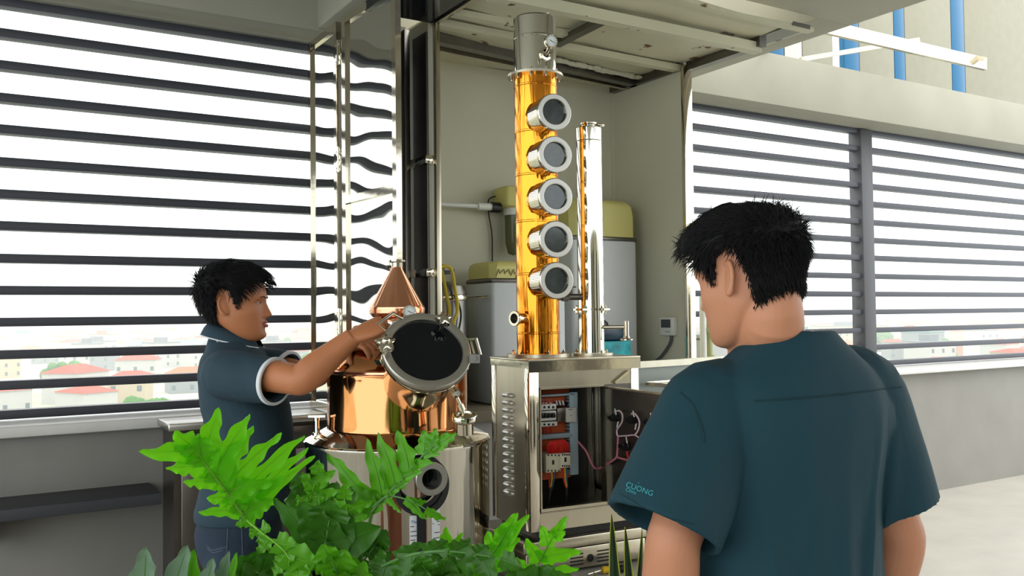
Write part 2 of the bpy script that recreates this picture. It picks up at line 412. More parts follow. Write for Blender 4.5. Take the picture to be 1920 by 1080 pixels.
for z in (2.80, 2.28, 1.5):
    h = obj('hinge', B().box((1.548, 4.085, z-.06), (1.556, 4.14, z+.06), .001).cyl((1.549, 4.11, z-.062), (1.549, 4.11, z+.062), .008, n=10), steel, d1)
    obj('screw', B().ball((1.546, 4.095, z+.04), .004, 6, 4).ball((1.546, 4.095, z-.04), .004, 6, 4).ball((1.546, 4.13, z+.04), .004, 6, 4).ball((1.546, 4.13, z-.04), .004, 6, 4), brushed, h)
obj('door_latch', B().box((1.585, 3.54, 1.72), (1.60, 3.60, 1.76), .002).cyl((1.56, 3.57, 1.735), (1.60, 3.57, 1.735), .006, n=8), steel, d2)
tag(obj('cord', B().tube([(1.75, 3.95, 2.9), (1.745, 3.97, 2.72), (1.725, 3.99, 2.5), (1.70, 3.99, 2.30)], .004, 6, smooth=5), mat('brown_cord', (150, 120, 80), .6)), 'thin tan cord hanging in front of the polished leaf with the painted dark reflection', 'cord')

# back of the terrace that the steel reflects, some parts added for that
struct('wall_behind', cube((-3, -4.1, 0), (10, -3.9, 2.4)), beige)
cano = mat('dark_canopy', (150, 146, 134), .7)
struct('trim_10', cube((-2.6, -3.9, 3.46), (1.6, 4.9, 3.54)), cano, 'canopy roof over the left part of the terrace')
struct('trim_12', cube((1.6, -3.9, 3.46), (3.98, 2.9, 3.54)), cano, 'unseen canopy added over the middle of the terrace to darken it')  # added out of view, darkens the space and the reflections
bp_ = setting('streak_panels', 'unseen light and dark panels added behind the viewer for the steel to reflect', (0, -3.9, 0))
for k, (x0_, x1_, m_) in enumerate(((-2.6, -1.9, white_body), (-1.7, -1.1, glass_dark), (-.9, -.6, white_body), (-.3, .5, glass_dark), (.9, 1.3, olive), (1.5, 2.2, glass_dark), (2.6, 3.3, white_body), (3.5, 4.6, glass_dark), (4.8, 5.2, cab_dark), (5.6, 6.8, white_body), (7, 8.5, glass_dark))):
    obj('streak_panel', cube((x0_, -3.895, .05), (x1_, -3.85, 2.2), .004), m_, bp_)  # panels added as vertical streaks for the steel to reflect
for x_ in (-2, 1.7, 3.8): struct('trim_11', cube((x_, -3.8, 0), (x_+.12, -3.68, 3.45)), slatm)
# neighbouring facade seen over the beam
fc = thing('neighbouring_facade', 'cream and blue panelled facade rising behind the right beam', 'building', (8.5, 7.0, 2.0))
fx = [(7.60, 7.74, None), (7.74, 7.98, 'b'), (7.98, 8.28, 's'), (8.28, 8.82, 'c'), (8.82, 9.02, None), (9.02, 9.30, 'b'), (9.30, 9.98, 'c'), (9.98, 10.2, 'b'), (10.2, 11.2, 'c'), (11.2, 11.5, 'b'), (11.5, 13, 'c'), (6.5, 7.60, 'c')]
for x0, x1, k in fx:
    if k: obj({'b': 'blue_pane', 's': 'steel_column', 'c': 'facade_panel'}[k], cube((x0+.006, 7.0, 3.85), (x1-.006, 7.08, 6.5), .004), {'b': blue_glass, 's': brushed, 'c': facade}[k], fc)
for x_ in (6.65, 9.35): obj('support_arm', B().beam((x_, 4.9, 3.46), (x_, 7.0, 3.83), .06, .04), brushed_dark, fc)
obj('bottom_rail', cube((6.5, 6.99, 3.80), (11.5, 7.09, 3.845)), brushed_dark, fc)
br = thing('overhead_steel_frame', 'polished steel frame bars above the right concrete beam', 'frame', (5.4, 4.5, 3.42))
obj('bar', B().beam((4.95, 4.06, 3.47), (6.6, 3.86, 3.38), .03, .09), steel, br)
obj('bar', B().beam((5.42, 4.60, 3.435), (6.62, 4.42, 3.72), .03, .035), brushed, br)
obj('bar', B().beam((4.97, 4.10, 3.44), (5.0, 4.70, 3.44), .03, .03), brushed, br)
obj('bar', B().beam((6.5, 3.80, 3.39), (6.5, 4.60, 3.70), .03, .03), brushed, br)

# ================================================================ counter run under the louvres
ct = thing('steel_counter', 'long stainless counter with dark cupboard doors under the louvres', 'counter', (1.8, 4.5, 0))
obj('worktop', cube((.80, 4.28, 1.01), (1.93, 4.56, 1.045), .006), counter_m, ct)
obj('carcass', cube((.835, 4.34, .06), (1.92, 4.60, 1.008)), cab_dark, ct)
for k in range(3):
    x = .865+k*.352
    d = obj('door', cube((x, 4.322, .12), (x+.342, 4.338, .88), .004), cab_dark, ct)
    obj('handle', B().tube([(x+.31, 4.322, .5), (x+.31, 4.29, .5), (x+.31, 4.29, .64), (x+.31, 4.322, .64)], .006, 8), brushed, d)
    obj('drawer_front', cube((x, 4.322, .90), (x+.342, 4.338, .99), .004), cab_dark, ct)
pf = thing('shed_platform', 'low stone platform inside the shed carrying the water softeners', 'platform', (2.7, 4.1, 0))
obj('slab', cube((1.94, 3.82, 1.0), (3.468, 4.44, 1.055), .005), wood_floor, pf)
obj('base', cube((1.97, 3.86, .0), (3.45, 4.44, .998)), parapet_m, pf)
# small slab at far left
sf = thing('wall_shelf', 'dark grey slab shelf fixed to the parapet at the left', 'shelf', (.45, 4.5, .72))
obj('slab', cube((-.2, 4.30, .685), (.775, 4.618, .735), .004), mat('dark_stone', (58, 60, 64), .6), sf)
obj('bracket', B().box((.1, 4.32, .55), (.13, 4.618, .684)), brushed_dark, sf)

# ================================================================ inside the shed
def softener(name, lab, x0, x1, y0, y1, z0, z1, zt, grp='water softeners in the shed'):
    t = thing(name, lab, 'water softener', ((x0+x1)/2, (y0+y1)/2, z0), grp)
    obj('body', cube((x0, y0, z0), (x1, y1, z1), .02), white_body, t)
    obj('seam_band', cube((x0-.002, y0-.002, z1-.012), (x1+.002, y1+.002, z1+.012), .008), brushed_dark, t)
    # domed lid with a raised rear
    R = []
    for k, (ins, z) in enumerate(((0, 0), (.0, .6), (.005, .85), (.016, .96), (.03, 1.0))):
        zz = z1+.013+(zt-z1)*z
        c = .03+ins
        R.append([(x0+ins+c, y0+ins, zz), (x1-ins-c, y0+ins, zz), (x1-ins, y0+ins+c, zz), (x1-ins, y1-ins-c, zz), (x1-ins-c, y1-ins, zz), (x0+ins+c, y1-ins, zz), (x0+ins, y1-ins-c, zz), (x0+ins, y0+ins+c, zz)])
    obj('lid', B().rings(R), yellow_p, t)
    return t
s1 = softener('water_softener', 'white water softener with yellow lid left of the orange column', 2.335, 2.80, 4.00, 4.28, 1.056, 1.70, 1.79)
xm = frameM((2.43, 3.994, 1.745), (1, 0, 0), (0, 0, 1))
b = B()
for k in range(9): b.tube([(2.36+k*.03, 3.998, 1.725+.02*math.sin(k)), (2.375+k*.03, 3.994, 1.76), (2.385+k*.03, 3.998, 1.735)], .0025, 5)
obj('worn_print', b, mat('faded_brown_print', (120, 108, 70), .7), s1)
s2 = softener('water_softener', 'taller white water softener with yellow lid behind the steel condenser', 2.93, 3.40, 4.12, 4.42, 1.056, 1.955, 2.17)
fh = thing('filter_head', 'yellow control head with filter bowl on the cream wall', 'filter', (2.66, 4.38, 2.1))
M = None
obj('housing', cube((2.60, 4.28, 2.13), (2.76, 4.44, 2.25), .02), yellow_p, fh)
sc = obj('display', cube((2.665, 4.272, 2.165), (2.72, 4.281, 2.235), .003), labelm, fh)
obj('screen', cube((2.675, 4.269, 2.20), (2.71, 4.273, 2.22)), blackp, sc)
obj('collar', B().cyl((2.69, 4.36, 2.09), (2.69, 4.36, 2.135), .055), white_p, fh)
obj('bowl', B().lathe([(.048, 2.09), (.046, 1.93), (.03, 1.87), (0, 1.86)], (2.69, 4.36, 0), n=24), mat('smoky_bowl', (92, 96, 62), .2), fh)
obj('union_nut', B().cyl((2.545, 4.36, 2.13), (2.60, 4.36, 2.13), .03, n=12), blackp, fh)
pp = thing('water_pipe', 'pale plastic water pipe running along the cream wall', 'pipe', (2.3, 4.40, 2.12))
obj('pipe', B().cyl((1.95, 4.385, 2.128), (2.545, 4.36, 2.132), .013, n=12), white_p, pp)
obj('coupling', B().cyl((2.46, 4.363, 2.13), (2.545, 4.36, 2.132), .021, n=12), white_p, pp)
tag(obj('power_cord', B().tube([(2.60, 4.40, 2.20), (2.565, 4.42, 2.18), (2.57, 4.43, 2.1), (2.59, 4.43, 1.98), (2.59, 4.43, 1.80), (2.59, 4.42, 1.6)], .004, 6, smooth=4), blkw), 'thin black cord hanging below the filter head', 'cord')
# keg with yellow hose
kg = thing('steel_keg', 'dark stainless vessel behind the copper still', 'keg', (2.10, 4.08, 1.056))
obj('vessel', B().lathe([(0, 0), (.10, 0), (.115, .015), (.115, .58), (.105, .615), (.06, .635), (0, .64)], (2.10, 4.08, 1.056)), brushed_dark, kg)
obj('clamp_band', B().lathe([(.117, .54), (.121, .545), (.121, .565), (.117, .57)], (2.10, 4.08, 1.056)), steel, kg)
obj('clamp_handle', B().tube([(2.20, 4.02, 1.61), (2.25, 3.99, 1.612), (2.30, 3.97, 1.615)], .007, 8), steel, kg)
obj('top_valve', B().cyl((2.07, 4.05, 1.69), (2.07, 4.05, 1.78), .015, n=10).box((2.03, 4.03, 1.73), (2.11, 4.07, 1.75)), blackp, kg)
hs = thing('yellow_hose', 'yellow hose looped over the dark vessel behind the still', 'hose', (2.0, 4.0, 1.5))
for k, pts in enumerate(([(826, 500), (845, 503), (853, 540), (858, 580), (852, 600), (845, 640)], [(828, 505), (836, 545), (843, 585), (838, 615)])):
    obj('hose', B().tube([atY(x, y, 3.93+.02*k) for x, y in pts], .0085, 8, smooth=6), yellow_h, hs)
tag(obj('black_cable', B().tube([atY(x, y, 3.95) for x, y in ((850, 505), (852, 545), (864, 585), (860, 620), (850, 660))], .005, 6, smooth=6), blkw), 'black cable hanging beside the yellow hose', 'cable')
# cartons
cx = thing('teal_carton', 'teal and white printed carton right of the steel condenser', 'box', (3.2, 4.0, 1.056))
A0 = atY(1150, 640, 3.97); A1 = atY(1183, 640, 3.97)
obj('carton', cube((A0.x-.09, 3.97, 1.057), (A1.x, 4.11, A0.z), .003), teal_box, cx)
obj('white_stripe', cube((A0.x-.09, 3.967, 1.22), (A1.x, 3.971, 1.245)), labelm, cx)
jd = thing('teal_jug', 'dark teal plastic jug with black cap on the teal carton', 'jug', (3.15, 4.05, A0.z))
obj('body', cube((A0.x-.09, 3.98, A0.z+.001), (A1.x-.02, 4.09, A0.z+.075), .02), teal_dark, jd)
obj('cap', B().lathe([(0, 0), (.05, 0), (.045, .03), (.02, .05), (0, .055)], (A0.x-.045, 4.03, A0.z+.075), n=20), blackp, jd)
# thermostat and its cable
q0 = atX(1245, 595, 3.49); q1 = atX(1271, 629, 3.49)
th = thing('thermostat', 'white wall thermostat with small dark screen on the side panel', 'thermostat', (3.48, (q0.y+q1.y)/2, q1.z))
y0, y1, z0, z1 = min(q0.y, q1.y), max(q0.y, q1.y), q1.z, q0.z
obj('case', cube((3.455, y0, z0), (3.489, y1, z1), .004), white_p, th)
obj('screen', cube((3.452, y0+.022, z0+.045), (3.4555, y1-.016, z1-.012)), mat('lcd', (60, 66, 70), .3), th)
for k in range(2): obj('button', cube((3.452, y0+.03+k*.022, z0+.018), (3.4555, y0+.042+k*.022, z0+.026)), mat('grey_key', (170, 170, 165), .5) if k == 0 else MATS['grey_key'], th)
tag(obj('conduit', B().tube([atX(x, y, 3.475) for x, y in ((1259, 628), (1257, 642), (1249, 656), (1238, 670), (1222, 682), (1205, 690))], .009, 8, smooth=6), mat('grey_conduit', (84, 86, 88), .5)), 'grey conduit curving down from the wall thermostat', 'conduit')
# right of shed: pipe, valve, grey panel
vp = thing('valve_pipe', 'olive upright valve pipe with green cap beside the pale grey box', 'pipe', (3.80, 3.95, 0))
obj('white_pipe', B().cyl((3.735, 3.93, 0), (3.735, 3.93, 1.62), .02, n=14), white_p, vp)
obj('olive_pipe', B().cyl((3.80, 3.95, 0), (3.80, 3.95, 1.56), .022, n=14).cyl((3.80, 3.95, 1.38), (3.80, 3.95, 1.44), .034, n=14).cyl((3.80, 3.95, 1.22), (3.80, 3.95, 1.27), .034, n=14).cyl((3.76, 3.9, 1.42), (3.80, 3.95, 1.42), .02, n=10), olive, vp)
obj('cap', B().cyl((3.83, 3.93, 1.40), (3.90, 3.92, 1.40), .022, n=14), greencap, vp)
wb = thing('grey_tank_box', 'pale grey box standing below the right louvres behind the man', 'box', (4.2, 4.2, 0))
obj('shell', cube((3.86, 4.0, 0), (4.9, 4.5, 1.36), .02), white_body, wb)
obj('lid', cube((3.85, 3.99, 1.362), (4.91, 4.51, 1.39), .008), white_body, wb)
# sink unit behind the control cabinet
sk = thing('steel_sink_unit', 'stainless framed sink unit right of the control cabinet', 'sink', (2.8, 3.35, 0))
F0 = atD(1191, 684, 3.25); dx = V((.99, .12, 0)).normalized(); zv = V((0, 0, 1)); dy = V((-dx.y, dx.x, 0))
F0 = F0 - dx*.02
obj('rim', B().obox(F0+dx*.35, dx*.37, dy*.012, zv*.012), brushed, sk)
obj('rim_upright', B().obox(F0-zv*.15+dx*-.01, dx*.015, dy*.012, zv*.16), brushed, sk)
obj('splash_panel', B().obox(F0+dx*.36-zv*.13+dy*.004, dx*.35, dy*.003, zv*.12), acrylic, sk)
obj('bowl_rim', B().tube([F0+dx*.05-zv*.07-dy*.02, F0+dx*.5-zv*.07-dy*.02, F0+dx*.5-zv*.07-dy*.2, F0+dx*.05-zv*.07-dy*.2, F0+dx*.05-zv*.07-dy*.02], .008, 6), steel, sk)
obj('base', B().obox(F0+dx*.35-zv*.70+dy*-.13, dx*.36, dy*.12, zv*.40), cab_dark, sk)
for i in (0, 1):
    for j in (0, 1): obj('leg', B().obox(F0+dx*(.02+.66*i)-dy*(.03+.2*j)-V((0, 0, F0.z-.09)), dx*.015, dy*.015, zv*.09), brushed, sk)
tag(obj('black_hose', B().tube([F0+dx*x-zv*z-dy*.1 for x, z in ((.06, .10), (.12, .075), (.2, .065), (.3, .07), (.4, .1))], .008, 8, smooth=5), blkw), 'black hose lying on the steel sink unit', 'hose')
# ================================================================ THE POT STILL
TC = atD(746, 790, 2.8); TX, TY = TC.x, TC.y
def tk(r, a, z):  # point on the still: a = angle from the direction to the camera, + = image right
    f = V((-FW.x, -FW.y, 0)).normalized(); s = V((_r.x, _r.y, 0))
    return V((TX, TY, z)) + (f*math.cos(a)+s*math.sin(a))*r
still = thing('pot_still', 'copper pot still on a mirror-steel boiler with a round glass manway', 'still', (TX, TY, 0))
boil = obj('boiler', B().lathe([(0, .30), (.20, .30), (.272, .34), (.2835, .37), (.2835, 1.128), (.2875, 1.133), (.2875, 1.141), (.281, 1.147)], (TX, TY, 0), n=128), steel_body, still)
obj('shoulder', B().lathe([(.283, 1.1465), (.275, 1.150), (.224, 1.178), (.218, 1.180)], (TX, TY, 0), n=128), steel, still)
for k in range(4): obj('leg', B().cyl(tk(.22, k*PI/2+.7, 0), tk(.22, k*PI/2+.7, .335), .022, n=16), steel, still)
pot = obj('copper_pot', B().lathe([(.217, 1.181), (.2175, 1.19), (.2165, 1.20), (.2165, 1.335), (.2175, 1.345), (.219, 1.352), (.216, 1.362), (.205, 1.378), (.185, 1.396), (.155, 1.418), (.125, 1.440), (.095, 1.463), (.075, 1.485), (.070, 1.50)], (TX, TY, 0), n=128), copper, still)
obj('dome_band', B().lathe([(.2185, 1.348), (.2225, 1.352), (.2225, 1.358), (.2185, 1.362)], (TX, TY, 0), n=96), copper_rose, still)
# helmet
n = 14
cone = B()
cx0 = atD(744.5, 585, 2.8); dz = 0
R = []
for r, z in ((.060, 1.505), (.062, 1.513), (.078, 1.519), (.0855, 1.530), (.0870, 1.542), (.0862, 1.548), (.0845, 1.551)):
    R.append([V((TX, TY, z))+V((math.cos(q), math.sin(q), 0))*r for q in [2*PI*j/84 for j in range(84)]])
for r, z in ((.083, 1.555), (.018, 1.668), (.0165, 1.676)):
    R.append([V((TX, TY, z))+V((math.cos(q), math.sin(q), 0))*r*(1-(.03*(1-abs(math.cos(q*8))))) for q in [2*PI*j/84 for j in range(84)]])
cone.rings(R)
obj('helmet', cone, copper_rose, still, 20)
obj('neck', B().lathe([(.062, 1.50), (.062, 1.46)], (TX, TY, 0)).lathe([(.0, 1.496), (.072, 1.496), (.072, 1.504), (0, 1.504)], (TX, TY, 0)), steel, still)
for k in range(8):
    a = k*PI/4+.2; obj('bolt', B().cyl(tk(.068, a, 1.480), tk(.068, a, 1.512), .0045, n=6).cyl(tk(.068, a, 1.504), tk(.068, a, 1.511), .0085, n=6), steel, still)
obj('ferrule', B().lathe([(.0165, 1.674), (.0175, 1.688), (.026, 1.691), (.0265, 1.696), (.0165, 1.698), (.013, 1.690)], (TX, TY, 0), n=32), steel, still)
# shoulder valve at left, port on the dome
def t_valve(p, h=.045):
    b = B().cyl(p, p+V((0, 0, h)), .0085, n=16).cyl(p, p+V((0, 0, .008)), .014, n=16)
    b.cyl(p+V((0, 0, h)), p+V((0, 0, h+.008)), .011, n=16)
    b.beam(p+V((0, 0, h+.012))-_r*.026, p+V((0, 0, h+.012))+_r*.026, .008, .006)
    return b
obj('relief_valve', t_valve(tk(.249, -1.22, 1.163)), steel, still)
obj('dome_valve', t_valve(tk(.16, -1.05, 1.412), .03), steel, still)
# manway
MC = atD(800, 657, 2.50)
mn = (RT*.25+UP*.62-FW*.75).normalized()
mx = (RT*.82-UP*.57); mx = (mx-mn*mx.dot(mn)).normalized(); my = mn.cross(mx)
mw = obj('manway_collar', B().lathe([(0.0971, -.17), (0.1036, -.10), (0.1091, -.045), (0.1129, -.035), (0.1129, -.03)], MC, mn, n=96), steel, still)
obj('manway_ring', B().lathe([(0.0907, -.018), (0.1129, -.034), (0.1230, -.031), (0.1244, -.024), (0.1244, -.018), (0.1129, -.018)], MC, mn, n=96), steel, mw)
obj('manway_gasket', B().lathe([(0.1166, -.0185), (0.1189, -.0185), (0.1189, -.0125), (0.1166, -.0125)], MC, mn, n=96), white_p, mw)
obj('manway_cover', B().lathe([(0.0925, -.012), (0.1244, -.012), (0.1263, -.009), (0.1263, .003), (0.1235, .007), (0.1119, .008), (0.1027, .006), (0.1013, -.002)], MC, mn, n=128), ring_steel, mw)
obj('manway_glass', B().lathe([(0, -.002), (0.1036, -.002), (0.1036, -.010), (0, -.010)], MC, mn, n=96), glass_dark, mw)
# hinge at right, star knobs, swing handle, clamp bolt
def star_knob(c, ax, r=.03):
    ax = V(ax).normalized(); a = ax.orthogonal().normalized(); b2 = ax.cross(a); R = []
    for h, s in ((-.011, .55), (-.009, .85), (0, 1.0), (.008, .9), (.012, .55), (.013, .3)):
        R.append([c+ax*h+(a*math.cos(q)+b2*math.sin(q))*r*s*(.82+.18*math.cos(5*q)) for q in [2*PI*j/60 for j in range(60)]])
    return B().rings(R)
kc = atD(723, 644, 2.43)
k1 = obj('star_knob', star_knob(kc, mn, .031), steel, mw)
obj('knob_cap', B().ball(kc+mn*.012, .012, 16, 8), steel, k1)
ek = MC-mx*.135*1.0
obj('swing_bolt', B().cyl(kc-mn*.005, kc-mn*.075, .007, n=12).cyl(kc-mn*.018, kc-mn*.035, .014, n=6).beam(kc-mn*.07-my*.02, kc-mn*.07+my*.02, .02, .018), steel, mw)
obj('bolt_lug', B().beam(kc-mn*.055, kc-mn*.055+(MC-kc).normalized()*.02, .026, .012, mn), steel, mw)
k2c = atD(832, 599, 2.54)
obj('star_knob', star_knob(k2c, mn, .026), steel, mw)
obj('swing_bolt', B().cyl(k2c, k2c-mn*.07, .006, n=12), steel, mw)
# bail handle at upper left
hb = [atD(x, y, D) for x, y, D in ((754, 597, 2.50), (736, 588, 2.48), (708, 608, 2.45), (722, 619, 2.47))]
obj('bail_handle', B().tube(hb, .0045, 10), steel, mw)
# hinge bracket right
h0 = atD(874, 648, 2.52)
def P2(x, y, D=2.52): return atD(x, y, D)
obj('hinge_bracket', B().tube([P2(876, 637), P2(893, 635), P2(901, 664), P2(884, 667)], .0045, 8).beam(P2(883, 640), P2(889, 663), .006, .006), steel, mw)
obj('hinge_block', B().obox(P2(890, 672), RT*.014, UP*.012, FW*.02).cyl(P2(890, 672, 2.49), P2(890, 672, 2.50), .006, n=10), brushed_dark, mw)
# lower clamp arm reaching down to the small round port
a0, a1, a2 = P2(852, 729, 2.51), P2(857, 745, 2.49), P2(870, 776, 2.49)
obj('clamp_fork', B().beam(P2(846, 724, 2.51), P2(858, 742, 2.49), .018, .016).cyl(P2(858, 738, 2.47), P2(858, 738, 2.50), .008, n=12), steel, mw)
obj('clamp_rod', B().cyl(a1, a2, .005, n=12).cyl(a1.lerp(a2, .45), a1.lerp(a2, .8), .0095, n=12), brushed, mw)
pc = P2(871, 783, 2.47)
obj('side_port', B().lathe([(0, .004), (.026, .004), (.028, .009), (.034, .009), (.036, .004), (.036, -.004), (.03, -.010), (.024, -.014), (.024, -.045)], pc, V((0, 0, 1))+(-FW)*.25, n=40), steel, still)
# thermometer dial on the collar
def dial(name, c, ax, r, parent, stem):
    ax = V(ax).normalized()
    g = obj(name, B().lathe([(0, -.012), (r*.9, -.012), (r, -.008), (r, .004), (r*.92, .007), (r*.84, .004)], c, ax, n=40), steel, parent)
    obj('dial_face', B().lathe([(0, .003), (r*.87, .003)], c, ax, n=32), gauge_face, g)
    x = (RT-ax*RT.dot(ax)).normalized(); y = ax.cross(x)*1.0
    b = B()
    for k in range(11):
        q = math.radians(-45+27*k); e = x*math.cos(q)+y*math.sin(q)
        b.beam(c+ax*.0036+e*r*.62, c+ax*.0036+e*r*.78, .0007 if r < .02 else .001, .0005, ax)
    b.beam(c+ax*.004-(x*.8-y*.4)*r*.35, c+ax*.004+(x*.8-y*.4)*r*.6, .0015, .0006, ax)
    obj('dial_marks', b, blackp, g)
    obj('stem', B().tube(stem, .006, 10), steel, g)
    return g
gc = atD(768, 585, 2.66)
dial('thermometer', gc, -FW+UP*.3, .0205, still, [gc+FW*.012, gc+FW*.02-UP*.02, tk(.09, .2, 1.462)])
# sight port low on the boiler, gasket loops, labels
sa = math.asin(((828-746)*2.52/FPX)/.283)-.05
sp = tk(.285, sa, 0); sz = atD(828, 893, 2.50).z; sc_ = atD(828, 893, 2.50)
sn = V((-FW.x, -FW.y, 0)).normalized()*math.cos(sa)+_r*math.sin(sa)
sp = V((sp.x, sp.y, sz-.004))
prt = obj('sight_port', B().lathe([(.036, -.03), (.036, .045), (.0445, .046), (.046, .049), (.046, .058), (.0445, .061), (.029, .061), (.027, .055), (.027, .02)], sp, sn, n=64), ring_steel, still)
obj('port_glass', B().lathe([(0, .022), (.0272, .022)], sp, sn, n=40), glass_dark, prt)
rg = B()
cen = sp+sn*.004-V((0, 0, .028))-_r*.012
def loop(c, r, w, n=64, lift=0):
    tx = V((-sn.y, sn.x, 0)); R = []
    for q in [2*PI*j/n for j in range(n+1)]:
        e = tx*math.cos(q)+V((0, 0, 1))*math.sin(q)
        o = c+e*r; h = (o-V((TX, TY, o.z))); h = V((h.x, h.y, 0))
        rr = .2865+lift; o = V((TX, TY, o.z))+h.normalized()*max(rr, 0)
        ei = c+e*(r-w); hi = ei-V((TX, TY, ei.z)); hi = V((hi.x, hi.y, 0)); ei = V((TX, TY, ei.z))+hi.normalized()*rr
        nn = h.normalized()*.006
        R.append([o, o+nn, ei+nn, ei])
    return B().rings(R, cap=False)
g1 = tag(obj('rubber_gasket', loop(cen, .082, .017), black), 'large black rubber gasket ring hung on the low sight port of the boiler', 'gasket')
g2 = tag(obj('rubber_gasket', loop(cen-_r*.012+V((0, 0, .004)), .066, .012, lift=.007), black), 'smaller black rubber ring hung inside the large one on the sight port', 'gasket')
ga = sa-.05
strip = [[tk(.287, ga+.05*i, z)for i in (-.9, .9)] for z in [cen.z-.075-.02*k for k in range(9)]]
g3 = tag(obj('rubber_strip', B().sheet(strip, .004, sn), black), 'black rubber strip hanging below the gasket rings on the boiler', 'strip')
def label(a0, a1, z0, z1, lines, head=None):
    Pq = [[tk(.2845, a0+(a1-a0)*i/6, z0+(z1-z0)*j) for j in (0, 1)] for i in range(7)]
    nn = (tk(1, (a0+a1)/2, 0)-tk(0, 0, 0)).normalized()
    l = obj('maker_label', B().sheet(Pq, .0008, nn), labelm, still)
    b = B(); w = (a1-a0)
    for k, (u0, u1, vv) in enumerate(lines):
        zz = z0+(z1-z0)*vv
        b.add([tk(.2857, a0+w*u0, zz-.0012), tk(.2857, a0+w*u1, zz-.0012), tk(.2857, a0+w*u1, zz+.0012), tk(.2857, a0+w*u0, zz+.0012)], [(0, 1, 2, 3)])
    obj('print', b, inkm, l)
    if head: text('heading', head, .012, frameM(tk(.2858, a0+w*.15, z1-.022), tk(1, (a0+a1)/2+.1, 0)-tk(1, (a0+a1)/2-.1, 0), (0, 0, 1)), inkb, l)
    return l
za, zb = atD(812, 1000, 2.52).z, atD(812, 966, 2.52).z
label(sa-.165, sa-.075, za-.03, zb, [(.1, .5, .62), (.1, .75, .45), (.1, .8, .30), (.1, .6, .15)], 'Thai')
label(sa+.06, sa+.15, za-.03, zb+.015, [(.1, .6, .93), (.25, .6, .86), (.4, .95, .70), (.6, .95, .60), (.1, .25, .55), (.75, .95, .5), (.3, .95, .28), (.2, .9, .12)])

# ================================================================ COLUMN AND CONDENSER ON THE CONTROL CABINET
th_ = math.radians(4.5)
CA = V((math.cos(th_), -math.sin(th_), 0)); CB = V((math.sin(th_), math.cos(th_), 0)); ZV = V((0, 0, 1))
P0 = V((1.522, 2.381, 0)); ZT = 1.379; ZB = .838; CW = .416; CD = .274
def cp(u, v, z): return P0+CA*u+CB*v+ZV*z
XC = Matrix.Translation(P0) @ Matrix((CA, CB, ZV)).transposed().to_4x4()
colx = atD(1009, 600, 3.0); colx = V((colx.x, colx.y, 0)); CR = .0715
col = thing('plate_column', 'tall orange lacquered copper column with five round sight glasses', 'column', (colx.x, colx.y, ZT))
def cl(r, prof, **k): pass
prof = [(CR, ZT+.012)]
z = ZT+.012
joints = [1.46, 1.655, 1.83, 1.985, 2.13, 2.285]
for j in joints: prof += [(CR, j-.004), (CR+.0016, j-.002), (CR+.0016, j+.002), (CR, j+.004)]
prof.append((CR, 2.318))
obj('copper_tube', B().lathe(prof, (colx.x, colx.y, 0), n=96), orange_cu, col, 22)
def flange(c, r0, r1, z, h, nb, parent, m=steel, name='flange', br=.006):
    f = obj(name, B().lathe([(r0, z), (r1, z), (r1, z+h), (r0, z+h)], (c.x, c.y, 0), n=72), m, parent)
    for k in range(nb):
        q = 2*PI*(k+.3)/nb; p = V((c.x+math.cos(q)*(r0+r1)/2*1.02, c.y+math.sin(q)*(r0+r1)/2*1.02, 0))
        bb = B().cyl(p+ZV*(z-.012), p+ZV*(z+h+.012), br*.6, n=8).cyl(p+ZV*(z+h), p+ZV*(z+h+.007), br*1.15, n=6)
        if name != 'base_flange': bb.cyl(p+ZV*(z-.008), p+ZV*z, br*1.15, n=6)
        else: bb.v = [V((v.x, v.y, max(v.z, z+.001))) for v in bb.v]
        obj('bolt', bb, steel, f)
    return f
flange(colx, CR-.01, .105, ZT+.001, .011, 6, col, brushed, 'base_flange')
flange(colx, CR-.01, .094, 2.318, .008, 10, col, brushed, 'top_flange', .005)
HT = atD(1008, 30, 3.0).z
hd = obj('head_tube', B().lathe([(CR, 2.327), (CR, HT-.075), (CR+.0015, HT-.073), (CR+.0015, HT-.069), (CR, HT-.067), (CR, HT-.004), (CR-.004, HT), (0, HT)], (colx.x, colx.y, 0), n=96), steel_body, col, 22)
obj('top_hook', B().tube([V((colx.x+.03, colx.y, HT)), V((colx.x+.04, colx.y, HT+.02)), V((colx.x+.05, colx.y-.01, HT+.028))], .002, 6), steel, hd)
gcz = atD(1033, 77, 2.86)
bd = (-V((FW.x, FW.y, 0)).normalized()*.90+_r*.43).normalized()
dial('thermometer', gcz, -FW*.93+_r*.35-UP*.05, .0215, col, [gcz+FW*.012, gcz+FW*.03, V((colx.x, colx.y, gcz.z-.02))+bd*.07])
obj('gauge_socket', B().lathe([(.02, .062), (.022, .075), (.022, .082), (.014, .083)], V((colx.x, colx.y, gcz.z-.012)), bd, n=32), steel, col)
# sight glasses
for k, (px_, py_) in enumerate(((1036.5, 201), (1036.5, 283), (1037, 364), (1038.5, 446), (1039, 525))):
    L = .150
    # end point in column frame
    dirn = (-V((FW.x, FW.y, 0)).normalized()*.925+_r*.38).normalized()
    D = (colx+dirn*L-CAM).dot(FW)
    zc = atD(px_, py_, D).z
    c = V((colx.x, colx.y, zc))+dirn*L
    sg = obj('sight_glass', B().lathe([(.058, -.105), (.058, -.014), (.060, -.013), (.060, -.003), (.058, 0), (.0415, 0), (.040, -.004), (.040, -.02)], c, dirn, n=72), steel, col)
    obj('bezel_ring', B().lathe([(.0585, .0005), (.0565, .0022), (.043, .0022), (.0408, -.003)], c, dirn, n=72), ring_steel, sg)
    obj('glass_pane', B().lathe([(0, -.010), (.0405, -.010)], c, dirn, n=48), glass_misty if k != 1 else glass_misty, sg)
    obj('weld_bead', B().lathe([(.0585, -.098), (.0615, -.094), (.0585, -.088)], c, dirn, n=48), orange_cu, sg)
